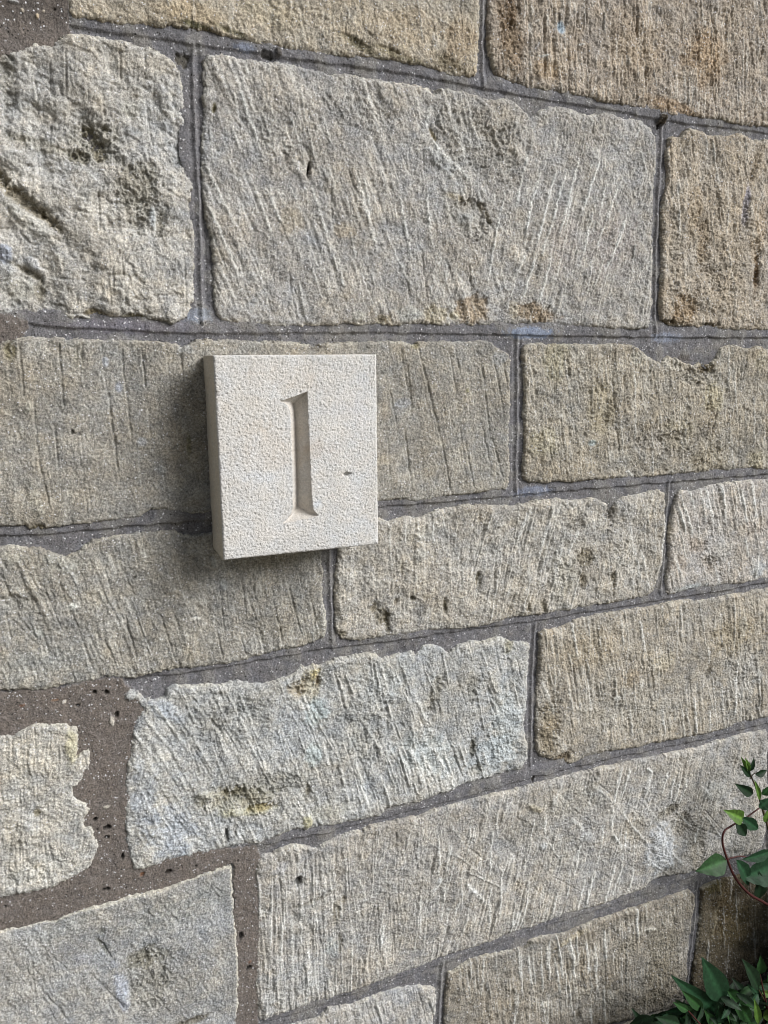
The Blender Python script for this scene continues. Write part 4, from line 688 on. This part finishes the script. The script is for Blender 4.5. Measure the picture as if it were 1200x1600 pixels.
# climbing plant with reddish stem
clim = bpy.data.objects.new('climbing_plant', None); C.objects.link(clim); clim.location = (1.12, -.06, 0)
tag(clim, 'climbing plant with a reddish looping stem against the right edge of the wall', 'plant')
st = LM(); lf = LM()
def pp(L, t): return [p3(x, y, tt) for (x, y), tt in zip(L, t if isinstance(t, (list, tuple)) else [t]*len(L))]
ground_root = Vector((1.16, -.10, 0))
st.tube([ground_root, Vector((1.19,-.10,.25)), p3(1290,1470,.06)]+pp([(1200,1414),(1170,1396),(1148,1370),(1136,1342),(1129,1318),(1131,1300),(1142,1291),(1165,1278),(1187,1262)], [.05,.05,.045,.045,.045,.045,.04,.035,.03]), .0026, .0011, RED)
st.tube([p3(1290,1470,.06), p3(1225,1370,.05), p3(1205,1310,.045), p3(1196,1280,.04), p3(1187,1250,.04), p3(1180,1228,.04), p3(1172,1210,.04), p3(1168,1198,.04)], .0022, .0009, BRN)
st.tube(pp([(1133,1343),(1145,1340),(1160,1338),(1185,1345)], .045), .0012, .0009, RED)
st.tube(pp([(1172,1217),(1178,1209),(1190,1207)], .04), .0008, .0006, BRN)
for L in [((1161,1280),(1141,1270),18,BRIGHT,.5,.25),((1150,1285),(1168,1308),15,DARK,.4,.1),((1158,1277),(1193,1301),16,BLUEG,.35,.2),((1135,1344),(1096,1362),26,GREEN,.3,.2),((1150,1343),(1182,1390),19,BLUEG,.4,.2),((1215,1350),(1166,1375),36,BLUEG,.3,.15),((1205,1330),(1165,1346),16,BLUEG,.3,.1),((1176,1241),(1152,1227),13,DARK,.5,.1),
          ((1172,1214),(1159,1197),8,DARK,.4,.1),((1170,1206),(1167,1186),8,BRIGHT,.4,.1),((1170,1206),(1181,1187),8,DARK,.4,.2),((1171,1208),(1162,1188),7,BRIGHT,.4,.2),((1180,1210),(1202,1206),10,DARK,.4,.3),((1187,1250),(1182,1221),7,BRIGHT,.5,.1),((1191,1242),(1206,1228),12,GREEN,.4,.1),((1186,1262),(1206,1248),18,BLUEG,.3,.1),((1195,1285),(1204,1262),12,BRIGHT,.3,.1),
          ((1225,1375),(1262,1340),34,GREEN,.3,.1),((1215,1320),(1255,1300),26,GREEN,.3,.1),((1200,1395),(1236,1372),26,DARK,.3,.1),((1185,1405),(1190,1365),18,DARK,.3,.1),((1240,1420),(1290,1400),30,GREEN,.3,.1),((1230,1400),(1225,1440),26,DARK,.3,.1)]:
    (a, b, wpx, c, fo, cu) = L
    k = wpx*.5*2*ppm(a[0], a[1])*.95
    rr = random.Random(a[0]+a[1]); n_ = Vector(FRONT)+Vector((rr.uniform(-.3,.3), 0, rr.uniform(-.2,.4)))
    lf.leaf(p3(a[0], a[1], .045), p3(b[0], b[1], .052), k, n_, c, fo, cu, .42, .12)
st.build('stem', M_STEM, clim); lf.build('leaves', M_LEAF, clim)
# shrub in the corner
shr = bpy.data.objects.new('leafy_shrub', None); C.objects.link(shr); shr.location = (1.02, -.14, 0)
tag(shr, 'dark green lance leaved shrub in the lower right corner before the wall', 'shrub')
st = LM(); lf = LM()
base = Vector((1.02, -.14, 0))
hero = [((1139,1597),(1061,1537),24,BLUEG,.3,.10),((1131,1566),(1104,1505),30,BLUEG,.18,.10),((1185,1546),(1167,1503),17,DARK,.4,.1),((1187,1522),(1190,1497),12,GREEN,.5,.1),((1173,1597),(1144,1556),16,GREEN,.4,.1),((1192,1560),(1173,1541),11,BLUEG,.4,.1),((1075,1579),(1056,1569),9,GREEN,.4,.1),((1100,1605),(1092,1588),12,GREEN,.4,.1),((1118,1602),(1104,1583),12,GREEN,.4,.1),((1130,1615),(1155,1590),16,GREEN,.4,.1),
        ((1185,1600),(1182,1565),9,BRIGHT,.4,.1),((1190,1550),(1206,1556),8,BRIGHT,.4,.1),((1098,1577),(1070,1553),13,GREEN,.5,.1),((1192,1590),(1215,1580),16,BRIGHT,.4,.1),((1105,1606),(1128,1600),10,GREEN,.4,.1),((1062,1600),(1030,1592),15,DARK,.4,.1),((1200,1535),(1222,1510),18,GREEN,.4,.1),((1160,1610),(1190,1604),16,GREEN,.4,.1)]
tips = []
for (a, b, wpx, c, fo, cu) in hero:
    rr = random.Random(a[0]*3+a[1]); t = rr.uniform(.085, .12)
    k = wpx*ppm(a[0], a[1])*.9; n_ = Vector(FRONT)+Vector((rr.uniform(-.3,.3), 0, rr.uniform(0,.5)))
    A = p3(a[0], a[1], t); lf.leaf(A, p3(b[0], b[1], t+.008), k, n_, c, fo, cu, .45); tips.append(A)
for i, A in enumerate(tips):
    rr = random.Random(i)
    mid = A*.6+base*.4+Vector((rr.uniform(0,.08), rr.uniform(-.02,.03), 0)); low = base+Vector((rr.uniform(-.05,.1), rr.uniform(-.04,.02), .04)); low.z = .02
    st.tube([low, low*.5+mid*.5+Vector((.01,0,0)), mid, A], .0035, .0010, RED if i % 3 == 0 else BRN, 6)
rr = random.Random(44)
for _ in range(1000):
    u_ = rr.uniform(1012, 1290); lo = 1600-(u_-960)*.30; w_ = lo+abs(rr.gauss(0, 1))*55+4; t = rr.uniform(.01, .10)
    B = p3(u_, w_, t); L = rr.uniform(.03, .055)
    dirv = Vector((rr.uniform(-1,1), rr.uniform(-.5,.2), rr.uniform(-.6,.5))).normalized()
    if w_ < lo+30: dirv.z = -abs(dirv.z); L *= .7
    lf.leaf(B, B+dirv*L, L*rr.uniform(.34,.45), (rr.uniform(-.6,.6), -1, rr.uniform(.2,1)), rr.choice([DARK, DARK, GREEN, BLUEG]), .3, rr.uniform(.05,.3), .45, N=8, M=4)
rr = random.Random(12)
n_l = 0
while n_l < 4800:
    X_ = rr.uniform(.85, 2.1); Z_ = rr.uniform(.05, 1.0); Y_ = -rr.uniform(.03, .42)
    xs_ = X_+Y_; zs_ = Z_+.9*Y_                      # unseen crown shaped by where its shadow falls, to darken the corner
    if xs_ < .84 or zs_ > .36+.27*min(1, max(0, (xs_-.86)/.14))+.02*math.sin(X_*19) or Z_ > .55+.8*(X_-.95): continue
    # keep the wall that the photograph shows bare free of leaves
    v = Vector((X_, Y_+D, Z_-H)); fz = v.x*_sy*_cp+v.y*_cy*_cp-v.z*_sp; fx = v.x*_cy-v.y*_sy; fy = v.x*_sy*_sp+v.y*_cy*_sp+v.z*_cp
    u_ = 600+FPX*fx/fz; w_ = 800-FPX*fy/fz
    if u_ < 1225 and w_ < 1660 and not (u_ > 1095 and w_ > 1575+(1200-u_)*.3): continue
    dirv = Vector((rr.uniform(-1,1), rr.uniform(-.9,.3), rr.uniform(-.3,1))).normalized(); L = rr.uniform(.045,.08)
    B = Vector((X_, Y_, Z_))
    lf.leaf(B, B+dirv*L, L*rr.uniform(.32,.45), (rr.uniform(-.6,.6), -1, rr.uniform(.2,1)), rr.choice([DARK, DARK, GREEN, GREEN, BLUEG]), .3, rr.uniform(.05,.3), .45, N=7, M=4)
    n_l += 1
    if n_l % 6 == 0:
        low = base+Vector((rr.uniform(-.1,.5), rr.uniform(-.05,.05), 0)); low.z = .0
        st.tube([low, low*.5+B*.5+Vector((0,0,.04)), B], .003, .001, BRN, 5)
st.build('stems', M_STEM, shr); lf.build('foliage', M_LEAF, shr)

# ------------------------------------------------------------------ ground
n = 120
xs = np.linspace(-1, 1, n); u = np.sign(xs)*np.abs(xs)**3*300
U, Vv = np.meshgrid(u.astype(np.float32), u.astype(np.float32))
Hh = .012*fbm(U, Vv, .25, 3, .5, 401)-.005
V = np.stack([U.ravel(), Vv.ravel(), Hh.ravel()], 1); idx = np.arange(n*n).reshape(n, n)
q = np.stack([idx[:-1,:-1], idx[:-1,1:], idx[1:,1:], idx[1:,:-1]], -1).reshape(-1, 4)
g = link('ground', mesh_from('ground', V, q, True, np.tile(srgb(98,92,78), (n*n, 1))), M_SOIL); tag(g, kind='structure', label='bare earth at the foot of the wall')
